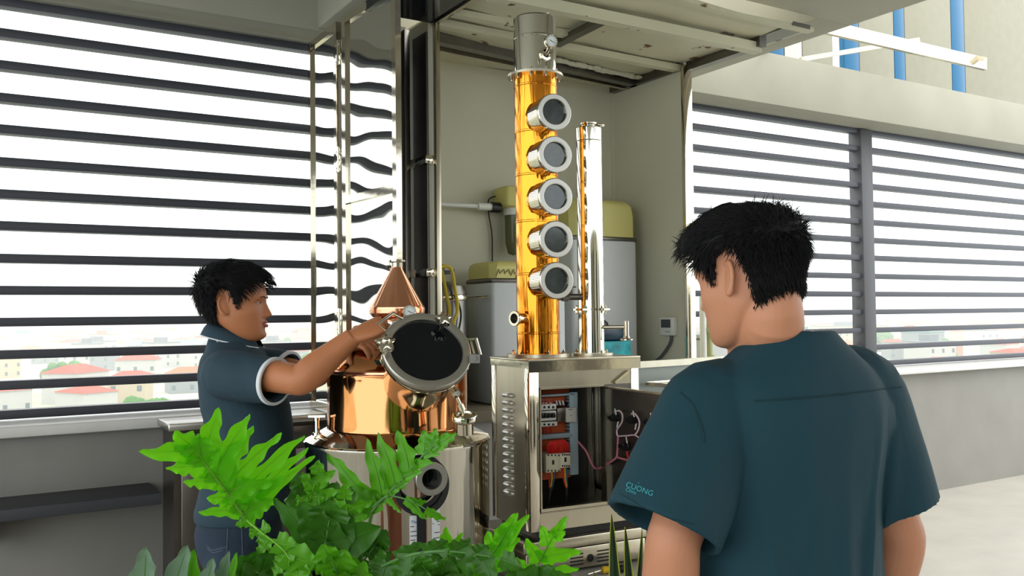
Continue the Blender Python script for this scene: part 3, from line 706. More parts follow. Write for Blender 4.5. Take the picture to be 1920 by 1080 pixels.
# side port low left on the column
spd = (-V((FW.x, FW.y, 0)).normalized()*.72-_r*.70).normalized()
zc = atD(975, 597, 2.93).z
sp2 = V((colx.x, colx.y, zc))
obj('side_ferrule', B().lathe([(.017, .06), (.017, .105), (.0245, .108), (.0255, .112), (.024, .116), (.0165, .116), (.0155, .09)], sp2, spd, n=40), steel, col)
obj('ferrule_bore', B().lathe([(0, .093), (.0158, .093)], sp2, spd, n=24), blackp, bpy.data.objects['side_ferrule'])

# condenser
cc = atZ(1109, 664, 1.384); cc = V((cc.x, cc.y, 0))+V((.012, .016, 0)); DR = .0445
cd = thing('condenser', 'slim mirror-steel condenser tube standing beside the orange column', 'condenser', (cc.x, cc.y, ZT))
flange(cc, DR-.008, .073, ZT+.001, .008, 4, cd, brushed, 'base_flange')
zf = atD(1109, 580, 2.98).z; CT = atD(1104, 226, 2.98).z
obj('lower_tube', B().lathe([(DR, ZT+.009), (DR, zf-.004)], (cc.x, cc.y, 0), n=72), steel_body, cd)
flange(cc, DR-.008, .066, zf-.003, .006, 4, cd, steel, 'flange')
obj('upper_tube', B().lathe([(DR, zf+.004), (DR, CT-.05), (DR+.001, CT-.048), (DR, CT-.046), (DR, CT-.003), (DR-.003, CT), (0, CT)], (cc.x, cc.y, 0), n=72), steel_body, cd, 22)
obj('cap_clamp', B().lathe([(.026, CT), (.026, CT+.008), (.03, CT+.010), (.03, CT+.016), (0, CT+.018)], (cc.x, cc.y, 0), n=32), steel, cd)
wn_ = V((cc.x, cc.y, CT+.010))+_r*.042
obj('wing_nut', B().ball(wn_, (.016, .010, .008), 12, 8).cyl(V((cc.x, cc.y, CT+.011))+_r*.026, wn_, .005, n=8), steel, cd)
zo = atD(1137, 614, 2.98).z
o0 = V((cc.x, cc.y, zo)); od = (_r*.97-V((FW.x, FW.y, 0)).normalized()*.2).normalized()
obj('outlet_pipe', B().cyl(o0+od*.04, o0+od*.118, .0065, n=16).cyl(o0+od*.12+ZV*.020, o0+od*.12-ZV*.035, .009, n=16).lathe([(.009, -.03), (.012, -.038), (.022, -.041), (.022, -.045), (.0, -.045)], o0+od*.12, ZV, n=28), steel, cd)
zb_ = atD(1068, 556, 2.99).z
cr = obj('cross_pipe', B().cyl(V((colx.x, colx.y, zb_))+(cc-colx).normalized()*.065, V((cc.x, cc.y, zb_))-(cc-colx).normalized()*.04, .011, n=14).cyl(V((colx.x, colx.y, zb_)).lerp(V((cc.x, cc.y, zb_)), .5)-(cc-colx).normalized()*.012, V((colx.x, colx.y, zb_)).lerp(V((cc.x, cc.y, zb_)), .5)+(cc-colx).normalized()*.012, .015, n=8), brushed_dark, cd)
vm = V((colx.x, colx.y, zb_)).lerp(V((cc.x, cc.y, zb_)), .62)
obj('valve_handle', B().cyl(vm, vm+ZV*.028, .005, n=8).beam(vm+ZV*.03-_r*.012, vm+ZV*.034+_r*.018, .012, .006), brushed_dark, cd)

# ================================================================ CONTROL CABINET
cb = thing('control_cabinet', 'open stainless control cabinet with wiring, under the orange column', 'cabinet', cp(0, 0, ZB))
def cbx(u0, v0, z0, u1, v1, z1, bev=0): return B(XC).box((u0, v0, z0), (u1, v1, z1), bev)
obj('top_plate', cbx(-.004, -.004, ZT-.006, CW+.006, CD+.004, ZT, .001), brushed, cb)
obj('top_rail', cbx(-.003, -.003, ZT-.040, CW+.006, .0, ZT-.0062).box((-.003, 0, ZT-.028), (-.0005, CD, ZT-.0062)), steel, cb)
obj('corner_post', cbx(0, 0, ZB, .034, .034, ZT-.006, .001), steel, cb)
obj('corner_post', cbx(0, CD-.03, ZB, .03, CD, ZT-.006, .001), steel, cb)
obj('corner_post', cbx(CW-.03, 0, ZB, CW, .03, ZT-.006, .001), steel, cb)
obj('corner_post', cbx(CW-.03, CD-.03, ZB, CW, CD, ZT-.006, .001), steel, cb)
sp_ = obj('side_panel', cbx(.003, .034, ZB, .008, CD-.03, ZT-.028), brushed, cb)
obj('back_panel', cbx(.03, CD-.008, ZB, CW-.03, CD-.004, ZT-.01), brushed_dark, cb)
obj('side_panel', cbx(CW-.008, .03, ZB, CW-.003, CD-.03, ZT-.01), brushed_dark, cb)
obj('floor_plate', cbx(.03, .01, ZB+.06, CW-.03, CD-.01, ZB+.064), brushed_dark, cb)
# sloping hood panel above the opening and lower front panel, opening frame
OL, OR, OT, OB = .036, .276, 1.283, .908
b = B(XC); b.add([(.034, .001, ZT-.04), (CW-.06, .012, ZT-.04), (OR+.04, .012, OT+.012), (.034, .001, OT+.008)], [(0, 1, 2, 3), (3, 2, 1, 0)])
b = B(XC).box((.034, .002, OT+.006), (CW-.031, .006, ZT-.04))
obj('hood_panel', b, brushed, cb)
obj('hood_brace', B(XC).beam((CW-.045, -.001, ZT-.05), (CW-.10, -.001, OT+.01), .008, .016, (0, 1, 0)), steel, cb)
obj('opening_frame', cbx(OL, -.002, OB-.006, OL+.005, .02, OT+.006).box((OL, -.002, OT), (OR+.006, .02, OT+.006)).box((OL, -.003, OB-.010), (OR+.006, .02, OB)).box((OL, -.001, OB-.014), (OR+.006, .02, OB-.012)).box((OR, -.002, OB-.006), (OR+.006, .02, OT+.006)), brushed, cb)
obj('lower_panel', cbx(.034, 0, ZB, CW-.03, .004, OB-.015), brushed, cb)
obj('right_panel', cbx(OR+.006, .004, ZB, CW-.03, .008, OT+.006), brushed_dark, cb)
bright_st = mat('pressed_steel_louvre', (232, 230, 222), .30, .5)
for k in range(14):
    zz = atD(953, 741, 2.95).z-.0245*k
    R = []
    for s in range(7):
        a = PI*s/6
        R.append([(-.0045*math.sin(a)-.001, .128+.062*t, zz-.0065*math.cos(a)) for t in (0, 1)])
    b = B(XC)
    pr = [(-.014*math.sin(PI*s/6), -.0088*math.cos(PI*s/6)) for s in range(7)]
    b.rings([[(.003+x*(.15 if i in (0, 6) else 1), .118+.068*i/6+(0), zz+h*(.6 if i in (0, 6) else 1)) for x, h in pr] for i in range(7)])
    v = obj('vent_louvre', b, bright_st, sp_, 60)
obj('rivet', B(XC).ball((-.003, .05, ZT-.016), .002, 6, 4), blackp, sp_)
# inner mounting plate with devices (set back in the cabinet)
VP = .10
def cpx(x, y, v=VP):
    q = hit(x, y, cp(0, v, 0), CB); q = XC.inverted() @ q; return q.x, q.z
pl = obj('mounting_plate', cbx(.02, VP, OB+.07, .205, VP+.004, OT+.01), orange_pl, cb)
def dev(name, x0, y0, x1, y1, v0, th, m, parent=cb, bev=.001):
    u0, z0 = cpx(x0, y1, v0); u1, z1 = cpx(x1, y0, v0)
    return obj(name, cbx(u0, v0, z0, u1, v0+th, z1, bev), m, parent)
for x0, y0, x1, y1 in ((1009, 737, 1078, 745), (1009, 811, 1073, 825), (1070, 735, 1083, 891)):
    tr = dev('cable_trunking', x0, y0, x1, y1, VP-.03, .028, greyblue, pl)
tk_ = B(XC)
for k in range(22):
    u, z_ = cpx(1067, 742+k*6.5, VP-.02); tk_.box((u-.006, VP-.028, z_-.0025), (u+.002, VP-.004, z_+.0025))
obj('trunking_slots', tk_, mat('dark_grey_plastic', (70, 78, 84), .5), pl)
# breaker
br_ = dev('breaker', 1008, 757, 1043, 770, VP-.05, .05, white_p, pl)
dev('breaker_middle', 1010, 770, 1043, 790, VP-.06, .06, white_p, br_)
dev('breaker_lower', 1008, 790, 1045, 801, VP-.05, .05, white_p, br_)
dev('breaker_slot', 1013, 777, 1042, 785, VP-.062, .003, blackp, br_)
for k in range(4):
    dev('lever', 1015+k*7.2, 774, 1019.5+k*7.2, 783, VP-.070, .009, blackp, br_)
    dev('terminal', 1011+k*8.2, 761, 1015+k*8.2, 766, VP-.0515, .002, blackp, br_)
    dev('terminal', 1011+k*8.2, 794, 1015+k*8.2, 798, VP-.0515, .002, blackp, br_)
rl = dev('relay', 1045, 764, 1064, 791, VP-.045, .045, cab_dark, pl)
dev('relay_face', 1062, 764, 1081, 792, VP-.05, .012, mat('pale_grey_plastic', (196, 192, 184), .5), rl)
u, z_ = cpx(1071, 768, VP-.052); obj('relay_print', B(XC).box((u-.01, VP-.0505, z_-.001), (u+.006, VP-.0500, z_+.001)).box((u-.003, VP-.0505, z_-.02), (u+.003, VP-.0500, z_-.018)), inkm, rl)
for k, (x0, x1, y0, y1) in enumerate(((1024, 1051, 850, 887), (1051, 1070, 849, 878))):
    cn = dev('contactor', x0, y0, x1, y1, VP-.07, .07, mat('cream_plastic', (206, 200, 176), .5) if k == 0 else MATS['cream_plastic'], pl, .002)
    for j in range(4):
        for yy in (y0+4, y1-4):
            xx = x0+3+j*(x1-x0-7)/3
            dev('screw_hole', xx, yy-2, xx+2.6, yy+1.5, VP-.0715, .002, blackp, cn)
    dev('contactor_slot', (x0+x1)/2-2, (y0+y1)/2-6, (x0+x1)/2+2, (y0+y1)/2+3, VP-.0712, .002, blackp, cn)
dev('contactor_side', 1011, 857, 1024, 884, VP-.04, .04, brushed_dark, pl)
def wpt(x, y, v): u, z_ = cpx(x, y, v); return cp(u, v, z_)
wires = []
for k in range(9):
    xa = 1027+k*2.6; xb = 1040+k*3.3
    w = obj('wire', B().tube([wpt(xa, 851, VP-.05), wpt(xa-1, 838-k*.6, VP-.07), wpt((xa+xb)/2, 828-k*.3, VP-.075), wpt(xb, 836, VP-.07), wpt(xb, 850, VP-.05)], .0022, 6, smooth=5), redw, cb)
for k, (x, m) in enumerate(((1011, redw), (1017, redw), (1023, redw), (1031, redw))):
    obj('wire', B().tube([wpt(x, 748, VP-.02), wpt(x+1, 754, VP-.05), wpt(x, 762, VP-.045)], .002, 6, smooth=3), m, cb)
    obj('wire', B().tube([wpt(x+1, 800, VP-.045), wpt(x+2, 806, VP-.04), wpt(x+1, 813, VP-.02)], .002, 6, smooth=3), m, cb)
    obj('wire_marker', B().tube([wpt(x, 750, VP-.03), wpt(x+1, 757, VP-.052)], .0035, 6), white_p, cb)
for k in range(3): obj('wire_marker', B().tube([wpt(1043+k*6, 752, VP-.03), wpt(1045+k*6, 759, VP-.04)], .0035, 6), white_p, cb)
obj('terminal_block', B().tube([wpt(1040, 757, VP-.02), wpt(1062, 757, VP-.02)], .007, 6), blackp, cb)
for x, x2, m in ((1029, 1030, redw), (1034, 1032, yelw), (1038, 1034, bluew), (1056, 1062, redw), (1059, 1063, yelw), (1062, 1064, bluew)):
    obj('wire', B().tube([wpt(x, 885 if x < 1045 else 877, VP-.05), wpt(x+1, 898, VP-.055), wpt(x2, 916, VP-.05)], .0024, 6, smooth=4), m, cb)
obj('power_cable', B().tube([wpt(1032, 913, VP-.05), wpt(1030, 930, VP-.05), wpt(1025, 950, VP-.04)], .005, 8, smooth=4), blkw, cb)
obj('power_cable', B().tube([wpt(1063, 913, VP-.05), wpt(1062, 930, VP-.05), wpt(1060, 950, VP-.04)], .004, 8, smooth=4), blkw, cb)
# door: hinged at right edge of the opening, swung out to the right
H0 = cp(OR+.012, -.004, 0); H1 = atZ(1262, 738, OT)
dd_ = V((H1.x-H0.x, H1.y-H0.y, 0)).normalized(); dnn = V((dd_.y, -dd_.x, 0))
DW = .31
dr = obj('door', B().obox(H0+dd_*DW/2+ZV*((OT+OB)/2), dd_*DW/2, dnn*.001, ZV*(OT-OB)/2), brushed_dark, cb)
obj('door_rim', B().obox(H0+dd_*.004+ZV*((OT+OB)/2)+dnn*.006, dd_*.004, dnn*.007, ZV*(OT-OB)/2).obox(H0+dd_*DW/2+ZV*(OT-.003)+dnn*.006, dd_*DW/2, dnn*.007, ZV*.003).obox(H0+dd_*DW/2+ZV*(OB+.003)+dnn*.006, dd_*DW/2, dnn*.007, ZV*.003).obox(H0+dd_*(DW-.003)+ZV*((OT+OB)/2)+dnn*.006, dd_*.003, dnn*.007, ZV*(OT-OB)/2), brushed, dr)
def dp(x, y, off=0): return hit(x, y, H0+dnn*(.002+off), dnn)
DN = dnn if dnn.dot(CAM-H0) > 0 else -dnn
def dq(x, y, off=0): return hit(x, y, H0+DN*(.002+off), DN)
for k, (x, y, r) in enumerate(((1156, 783, .011), (1190, 787, .011), (1223, 791, .011), (1177, 836, .013), (1208, 841, .011))):
    c = dq(x, y)
    s = obj('switch_back', B().lathe([(0, .026), (r*.7, .026), (r, .022), (r, .010), (r*1.15, .008), (r*1.15, 0)], c, DN, n=20), blackp, dr)
    obj('switch_clip', B().obox(c+DN*.02, dd_*r*1.25, DN*.006, ZV*r*.45), blackp, s)
    obj('wire_marker', B().tube([dq(x-3, y-16, .012), dq(x-1, y-6, .024)], .0026, 6), white_p, dr)
    if k < 3: obj('wire_marker', B().tube([dq(x+3, y+8, .016), dq(x+1, y+18, .012)], .0026, 6), white_p, dr)
for pts, m, r in (
    ([(1153, 773), (1161, 770), (1167, 778), (1166, 792), (1157, 806), (1158, 818)], clearw, .0028),
    ([(1184, 776), (1191, 776), (1199, 790), (1197, 806), (1190, 816)], clearw, .0028),
    ([(1158, 818), (1175, 817), (1190, 816), (1204, 824), (1225, 830)], clearw, .0024),
    ([(1159, 818), (1158, 840), (1156, 857), (1145, 866), (1128, 876), (1116, 878), (1108, 866), (1099, 846), (1084, 828)], pinkw, .0034),
    ([(1156, 857), (1170, 861), (1188, 866), (1205, 868)], pinkw, .0032)):
    obj('spiral_wrap', B().tube([dq(x, y, .014) if x > 1132 else wpt(x, y, .03) for x, y in pts], r, 8, smooth=6), m, dr)
obj('indicator_back', B().obox(dq(1180, 886, .02), dd_*.010, DN*.018, ZV*.016), teal_dark, dr)
obj('wire', B().tube([dq(1176, 846, .02), dq(1177, 856, .02), dq(1179, 868, .03), dq(1181, 880, .03)], .003, 6, smooth=4), redw, dr)
# feet / dark plinth below
obj('plinth', cbx(.03, .02, .8105, CW-.01, CD-.01, ZB), blackp, cb)

# table, burner, screwdriver
ZTB = .695
bn = thing('gas_stove', 'low stainless stove box with round hole and slots under the control cabinet', 'stove', cp(.2, .1, ZTB))
obj('casing', cbx(-.02, -.004, ZTB+.012, .43, .33, .772, .002), brushed, bn)
obj('top_tray', cbx(-.03, -.008, .775, .435, .34, .8095, .003), brushed, bn)
b = B(XC).lathe([(0, -.0052), (.0105, -.0052)], (.262, 0, .743), (0, 1, 0), n=24)
u_, z_ = (lambda q: (q.x, q.z))(XC.inverted() @ hit(1107, 1046, cp(0, -.005, 0), CB))
obj('round_hole', B(XC).cyl((u_, -.006, z_), (u_, -.0041, z_), .0125, n=28), blackp, bn)
for s, x0 in ((-1, u_-.075), (1, u_+.027)):
    for k in range(4): obj('vent_slot', cbx(x0, -.0058, z_+.018-.011*k-.0022, x0+.048, -.0042, z_+.018-.011*k+.0022), blackp, bn)
for i in (0, 1):
    for j in (0, 1): obj('foot', cbx(.01+.38*i, .03+.25*j, ZTB+.0005, .04+.38*i, .06+.25*j, ZTB+.012), blackp, bn)
tb = thing('work_table', 'pale work table under the stove and control cabinet', 'table', cp(.3, .1, 0))
obj('tabletop', cbx(-.05, -.16, ZTB-.035, .47, .36, ZTB, .004), mat('pale_laminate', (160, 156, 146), .5), tb)
for i in (0, 1):
    for j in (0, 1): obj('leg', cbx(.0+.38*i, -.12+.40*j, 0, .05+.38*i, -.07+.40*j, ZTB-.036), brushed_dark, tb)
sdv = thing('screwdriver', 'screwdriver with yellow and black handle lying before the stove', 'screwdriver', cp(.2, -.05, ZTB+.01))
s0, s1, s2 = atZ(1102, 1077, ZTB+.011), atZ(1129, 1069, ZTB+.012), atZ(1150, 1067, ZTB+.013)
obj('shaft', B().cyl(s0, s1, .003, n=10), steel, sdv)
obj('handle', B().lathe([(.004, 0), (.011, .003), (.012, .012), (.009, .02), (.011, .03), (.012, .075), (.008, .085), (0, .086)], s1, s2-s1, n=16), yelw, sdv)
obj('grip', B().lathe([(.0125, .035), (.013, .04), (.013, .072), (.0125, .075)], s1, s2-s1, n=16), blackp, sdv)
# ================================================================ PEOPLE
HT_ = [(-.122,.055,-.035,.012,.045),(-.116,.075,-.022,.030,.045),(-.105,.086,-.005,.043,.03),(-.09,.087,.015,.053,.02),(-.07,.087,.04,.062,.01),(-.05,.088,.066,.0685,0),(-.03,.088,.085,.072,0),(0,.089,.097,.0755,0),(.02,.095,.101,.0775,0),(.045,.094,.103,.079,0),(.07,.085,.099,.074,0),(.09,.066,.085,.061,0),(.105,.040,.060,.043,0),(.115,.015,.030,.022,0),(.118,0.001,.012,.004,0)]
def G(x, s): return math.exp(-(x/s)**2)
def head_pt(phi, z, feat=True):
    yf, yb, w, yc = lerp_tab(HT_, z)
    c, s = math.cos(phi), math.sin(phi); e = .88
    x = w*math.copysign(abs(s)**e, s)
    y = yc+((yf-yc)*abs(c)**e if c > 0 else -(yb+yc)*abs(c)**e)
    if feat and c > 0:
        k = 0
        if -.052 < z < .016:
            if z > -.036: h = .004+.024*max(0, (.016-z)/.052)**1.1
            else: h = .028*max(0, 1-((-.036-z)/.014)**1.5)
            sx = .0075+.006*max(0, min(1, (.0-z)/.04))
            k += h*G(x, sx)
        k += .006*G(z+.058, .006)*G(x, .022)+.0065*G(z+.071, .006)*G(x, .019)-.003*G(z+.0645, .003)*G(x, .024)
        k += .006*G(z+.102, .012)*G(x, .022)
        k -= .009*G(abs(x)-.032, .014)*G(z-.004, .011)
        k += .004*G(abs(x)-.033, .010)*G(z-.001, .008)
        k += .004*G(abs(x)-.028, .02)*G(z-.021, .007)
        y += k
        x += math.copysign(.004*G(abs(x)-.055, .02)*G(z+.03, .02), x)
    return V((x, y, z))
def add_head(b, M, nphi=88, nz=84):
    R = []
    for i in range(nz+1):
        z = -.122+.24*i/nz
        R.append([M @ head_pt(-2*PI*j/nphi, z) for j in range(nphi)])
    o = b.xf; b.xf = None; b.rings(R); 
    for sd in (-1, 1):
        ea = V((sd*.0745, -.010, -.006)); ya = V((sd*.42, -.90, .12)).normalized(); za = V((0, -.18, 1)).normalized(); xa = ya.cross(za).normalized()
        Q = []
        for t in [PI*(i+.02)/8.04 for i in range(9)]:
            Q.append([M @ (ea+ya*.008+xa*.0045*math.sin(t)*math.cos(q)+ya*.0165*math.sin(t)*math.sin(q)+za*.028*math.cos(t)) for q in [2*PI*j/14 for j in range(14)]])
        b.rings(Q)
        rim = [ea+ya*(.007+.017*math.sin(q))+za*(.031*math.cos(q)*(1 if math.cos(q) > 0 else .92))+V((sd*.004, 0, 0)) for q in [math.radians(-25+18*i) for i in range(12)]]
        b.tube([M @ p for p in rim], [.0042]*9+[.0055, .006, .005], 8)
    b.xf = o
def limb(b, pts, rs, k=5, n=20):
    P = spline(pts, k); Rr = spline([V((r, 0, 0)) for r in rs], k)
    b.tube(P, [v.x for v in Rr], n)
def add_hand(b, w, d, nrm, side, curl=(25, 30, 20), sc=1.0, spread=.06, thumb=(.55, .5)):
    """w wrist, d direction to the fingers, nrm = back of the hand, side=+1 when the thumb lies along cross(d,nrm)"""
    d = V(d).normalized(); nrm = V(nrm); nrm = (nrm-d*nrm.dot(d)).normalized(); t = d.cross(nrm)*side
    R = []
    for s, wd, th in ((-.02, .025, .021), (0, .026, .020), (.02, .033, .019), (.045, .040, .017), (.07, .0425, .0150), (.088, .041, .012), (.094, .036, .006)):
        R.append([w+d*s*sc+t*wd*sc*math.cos(q)*(1)+nrm*th*sc*math.sin(q) for q in [2*PI*j/20 for j in range(20)]])
    b.rings(R)
    for k, (off, L, r) in enumerate(((.0305, .070, .0088), (.0105, .078, .0091), (-.0105, .073, .0087), (-.0300, .058, .0078))):
        p = w+d*.080*sc+t*off*sc; dr = (d+t*off*spread*20*.3).normalized(); pts = [p-dr*.03*sc, p]; a = 0
        for f, ang in zip((.45, .30, .25), curl):
            a += math.radians(ang+k*2); q = p+(dr*math.cos(a)-nrm*math.sin(a))*L*f*sc; pts.append(q); p = q
        b.tube(pts, [r*sc*1.05, r*sc*1.08, r*sc, r*sc*.92, r*sc*.72], 12, smooth=0)
        for i, q in enumerate(pts[1:]): rr = r*sc*(1.08, 1.02, .94, .74)[i]; b.ball(q, rr, 12, 8)
    p = w+d*.018*sc+t*.024*sc; dr = (d*thumb[0]+t*.75-nrm*thumb[1]).normalized(); pts = [w+d*.005*sc+t*.008*sc, p]
    for L in (.036, .030, .024): p = p+dr*L*sc; pts.append(p); dr = (dr+d*.25-nrm*.18-t*.12).normalized()
    b.tube(pts, [.014*sc, .0145*sc, .0115*sc, .0105*sc, .0078*sc], 12)
    for q, r in zip(pts[1:], (.0145, .0115, .0105, .0078)): b.ball(q, r*sc, 12, 8)
def torso(b, M, tab, n=40, e=.86):
    R = []
    z0, z1 = tab[0][0], tab[-1][0]; K = 46
    for i in range(K+1):
        z = z0+(z1-z0)*i/K; cy, rx, ry = lerp_tab(tab, z)
        R.append([M @ V((rx*math.copysign(abs(math.cos(q))**e, math.cos(q)), cy+ry*math.copysign(abs(math.sin(q))**e, math.sin(q)), z)) for q in [2*PI*j/n for j in range(n)]])
    b.rings(R)
def sleeve(b, pts, rs, n=32, k=5, wall=.010, depth=.07, cut=None):
    """garment tube whose far end is hollow; cut tilts the hem"""
    P = spline(pts, k); Q = [v.x for v in spline([V((r, 0, 0)) for r in rs], k)]
    R = []; t0 = (P[1]-P[0]).normalized(); a = t0.orthogonal().normalized()
    fr = []
    for i, p in enumerate(P):
        t = (P[min(i+1, len(P)-1)]-P[max(i-1, 0)]).normalized(); a = (a-t*a.dot(t)).normalized(); fr.append((p, t, a, t.cross(a)))
    def ring(i, r, push=0):
        p, t, a, c = fr[i]; out = []
        for j in range(n):
            q = 2*PI*j/n; e = a*math.cos(q)+c*math.sin(q); o = p+e*r+t*push
            if cut and i > len(P)*.5: o = o+t*(e.dot(cut))*((i/len(P)-.5)*2)**2
            out.append(o)
        return out
    for i in range(len(P)): R.append(ring(i, Q[i]))
    m = len(P)-1
    R.append(ring(m, Q[m]-wall, .0)); 
    j = m
    while j > 0 and (P[m]-P[j]).length < depth: j -= 1
    for i in range(m-1, j-1, -1): R.append(ring(i, max(Q[i]-wall-.002, .01)))
    b.rings(R)
    return fr, Q
def hairpiece(name, M, parent, hairline, thick, lean, nstr=2600, ln=(.02, .035), seed=3, rad=.0009):
    rnd = random.Random(seed); b = B(); nphi, nz = 120, 90; R = []
    def off(phi, z):
        phi = (phi+PI) % (2*PI)-PI
        h = hairline(phi); f = (z-h)/.012; f = max(0, min(1, f+.3*noise.noise(V((math.cos(phi)*14, math.sin(phi)*14, z*60)))))
        return -.018+(thick(phi, z)+.018+.0022*noise.noise(V((math.cos(phi)*22, math.sin(phi)*22, z*30))))*f
    def nr(phi, z):
        a = head_pt(phi+.02, z, False)-head_pt(phi-.02, z, False); c = head_pt(phi, min(z+.003, .1179), False)-head_pt(phi, z-.003, False)
        n = a.cross(c); 
        if n.length < 1e-9: return V((0, 0, 1))
        n.normalize(); p = head_pt(phi, z, False); return n if n.dot(p-V((0, 0, -.01))) > 0 else -n
    for i in range(nz+1):
        z = -.12+.2379*i/nz
        R.append([M @ (head_pt(-2*PI*j/nphi, z, False)+nr(-2*PI*j/nphi, z)*off(-2*PI*j/nphi, z)) for j in range(nphi)])
    b.rings(R)
    k = 0
    while k < nstr:
        phi = rnd.uniform(-PI, PI); z = rnd.uniform(-.11, .1175); 
        if z < hairline(phi)+.002: continue
        if rnd.random() > lerp_tab(HT_, z)[2]/.078+.05: continue
        k += 1
        p = head_pt(phi, z, False); n = nr(phi, z); t = thick(phi, z)
        p0 = p+n*t*.93; L = rnd.uniform(*ln)*(.3+min(1, t/.014))*(.5 if z-hairline(phi) < .02 and abs(phi) > 1.4 else 1); d = lean(phi, z, p, n)+V((rnd.gauss(0, .25), rnd.gauss(0, .25), rnd.gauss(0, .2)))
        d = d.normalized(); d = ((d-n*d.dot(n))*.9+n*.24).normalized()
        g = V((rnd.gauss(0, .15), rnd.gauss(0, .15), -.35))
        pts = [p0]; 
        for s in range(3): pts.append(pts[-1]+d*L/3); d = (d+g*.5).normalized()
        sd_ = d.cross(n)
        if sd_.length < 1e-6: continue
        sd_.normalize(); w = rnd.uniform(.7, 1.6)*rad
        vs = []
        for s, q in enumerate(pts): ww = w*(1, 1, .7, .1)[s]; vs += [M @ (q+sd_*ww), M @ (q-sd_*ww), M @ (q+n*ww)]
        fs = []
        for s in range(3):
            for a_, c_ in ((0, 1), (1, 2), (2, 0)): fs.append((s*3+a_, s*3+c_, s*3+3+c_, s*3+3+a_))
        b.add(vs, fs)
    return obj(name, b, hairm, parent, 180)
def folds(me, fn):
    vs = [(v.co.copy(), v.normal.copy()) for v in me.vertices]
    out = []
    for c, n in vs: out += list(c+n*fn(c, n))
    me.vertices.foreach_set('co', out); me.update()

# ---------------- man at the still (profile, facing the still)
fA = (V((_r.x, _r.y, 0))+V((FW.x, FW.y, 0))*.04).normalized(); rA = V((fA.y, -fA.x, 0))
oA = atD(458, 700, 2.80); oA.z = 0
MA = Matrix.Translation(oA) @ Matrix((rA, fA, ZV)).transposed().to_4x4()
pa = thing('person', 'man in slate blue polo shirt and dark jeans reaching to the copper still', 'person', oA)
hcA = atD(443, 572, 2.78)
HA = Matrix.Translation(hcA) @ Matrix((rA, fA, ZV)).transposed().to_4x4() @ Matrix.Rotation(math.radians(2), 4, 'X') @ Matrix.Scale(.955, 4)
b = B(); add_head(b, HA)
nb = MA.inverted() @ hcA
limb(b, [MA @ V((0, nb.y-.012, nb.z-.035)), MA @ V((0, nb.y-.030, nb.z-.09)), MA @ V((0, nb.y-.042, nb.z-.14)), MA @ V((0, nb.y-.045, 1.37))], [.056, .053, .058, .075])
tA = [(.80, -.01, .130, .088), (.88, -.01, .138, .094), (.97, 0, .150, .105), (1.06, .008, .142, .106), (1.16, .008, .146, .110), (1.26, 0, .160, .112), (1.33, -.012, .168, .105), (1.38, -.022, .160, .088), (1.415, -.03, .115, .07), (1.44, -.033, .07, .058)]
torso(b, MA, tA)
for s in (-1, 1):
    limb(b, [MA @ V((s*.085, -.01, .86)), MA @ V((s*.09, 0, .65)), MA @ V((s*.09, .01, .47)), MA @ V((s*.092, -.01, .28)), MA @ V((s*.092, -.012, .08))], [.050, .064, .052, .050, .038])
    b.ball(MA @ V((s*.092, .05, .045)), (.045, .045, .04))
SR = MA @ V((.165, -.012, 1.362)); SL = MA @ V((-.165, -.005, 1.362))
ER = atD(566, 712, 2.50); WR = atD(662, 632, 2.52)
limb(b, [MA @ V((.10, -.01, 1.36)), SR, SR.lerp(ER, .4)+V((0, 0, .004)), SR.lerp(ER, .85), ER, ER.lerp(WR, .25), ER.lerp(WR, .65), WR], [.06, .058, .050, .044, .043, .045, .036, .0275], n=24)
hand_d = (atD(716, 607, 2.54)-WR).normalized()
add_hand(b, WR, hand_d, UP*.72-FW*.55-RT*.25, -1, curl=(42, 48, 30), sc=.98, spread=.05, thumb=(.8, .7))
EL = atD(584, 704, 2.86); WL = atD(664, 652, 2.74)
limb(b, [MA @ V((-.10, -.01, 1.36)), SL, SL.lerp(EL, .45), EL, EL.lerp(WL, .3), WL], [.058, .056, .047, .042, .041, .027], n=20)
add_hand(b, WL, (atD(700, 640, 2.66)-WL).normalized(), UP*.8-FW*.2, 1, curl=(30, 35, 25), sc=.95)
bodyA = mesh_obj('body', remesh(b, .0026, 3), skin_a, pa, 180)
# eye, brow, lips
for sd in (-1, 1):
    e = obj('eye', B().ball((0, 0, 0), 1, 14, 10), eyem, None, 180)
    e.parent = pa; e.matrix_parent_inverse = pa.matrix_basis.inverted()
    e.matrix_basis = HA @ Matrix.Translation((sd*.0325, .0785, .0035)) @ Matrix.Diagonal((.0115, .0062, .0042, 1))
    obj('iris', B(HA).ball((sd*.0325, .0845, .0035), (.0042, .0014, .0038), 10, 6), blackp, e)
    obj('eyelid', B(HA).tube([(sd*.018, .0835, .0025), (sd*.026, .0868, .0078), (sd*.036, .0855, .0080), (sd*.0455, .0785, .003)], .0016, 6, smooth=4), skin_a, e)
    obj('eyebrow', B(HA).tube([head_pt(sd*.13, .0185)+V((0, .0015, 0)), head_pt(sd*.30, .0225)+V((0, .001, 0)), head_pt(sd*.50, .0205)+V((0, 0, 0))], [.0020, .0028, .0012], 6, smooth=4), hairm, pa)
obj('upper_lip', B(HA).tube([head_pt(-.27, -.064), head_pt(-.13, -.0600)+V((0, .001, 0)), head_pt(0, -.0595)+V((0, .002, 0)), head_pt(.13, -.0600)+V((0, .001, 0)), head_pt(.27, -.064)], [.0015, .0040, .0050, .0040, .0015], 8), lipm, pa)
obj('lower_lip', B(HA).tube([head_pt(-.26, -.066), head_pt(-.12, -.0705)+V((0, .001, 0)), head_pt(0, -.0715)+V((0, .0015, 0)), head_pt(.12, -.0705)+V((0, .001, 0)), head_pt(.26, -.066)], [.0015, .0045, .0058, .0045, .0015], 8), lipm, pa)
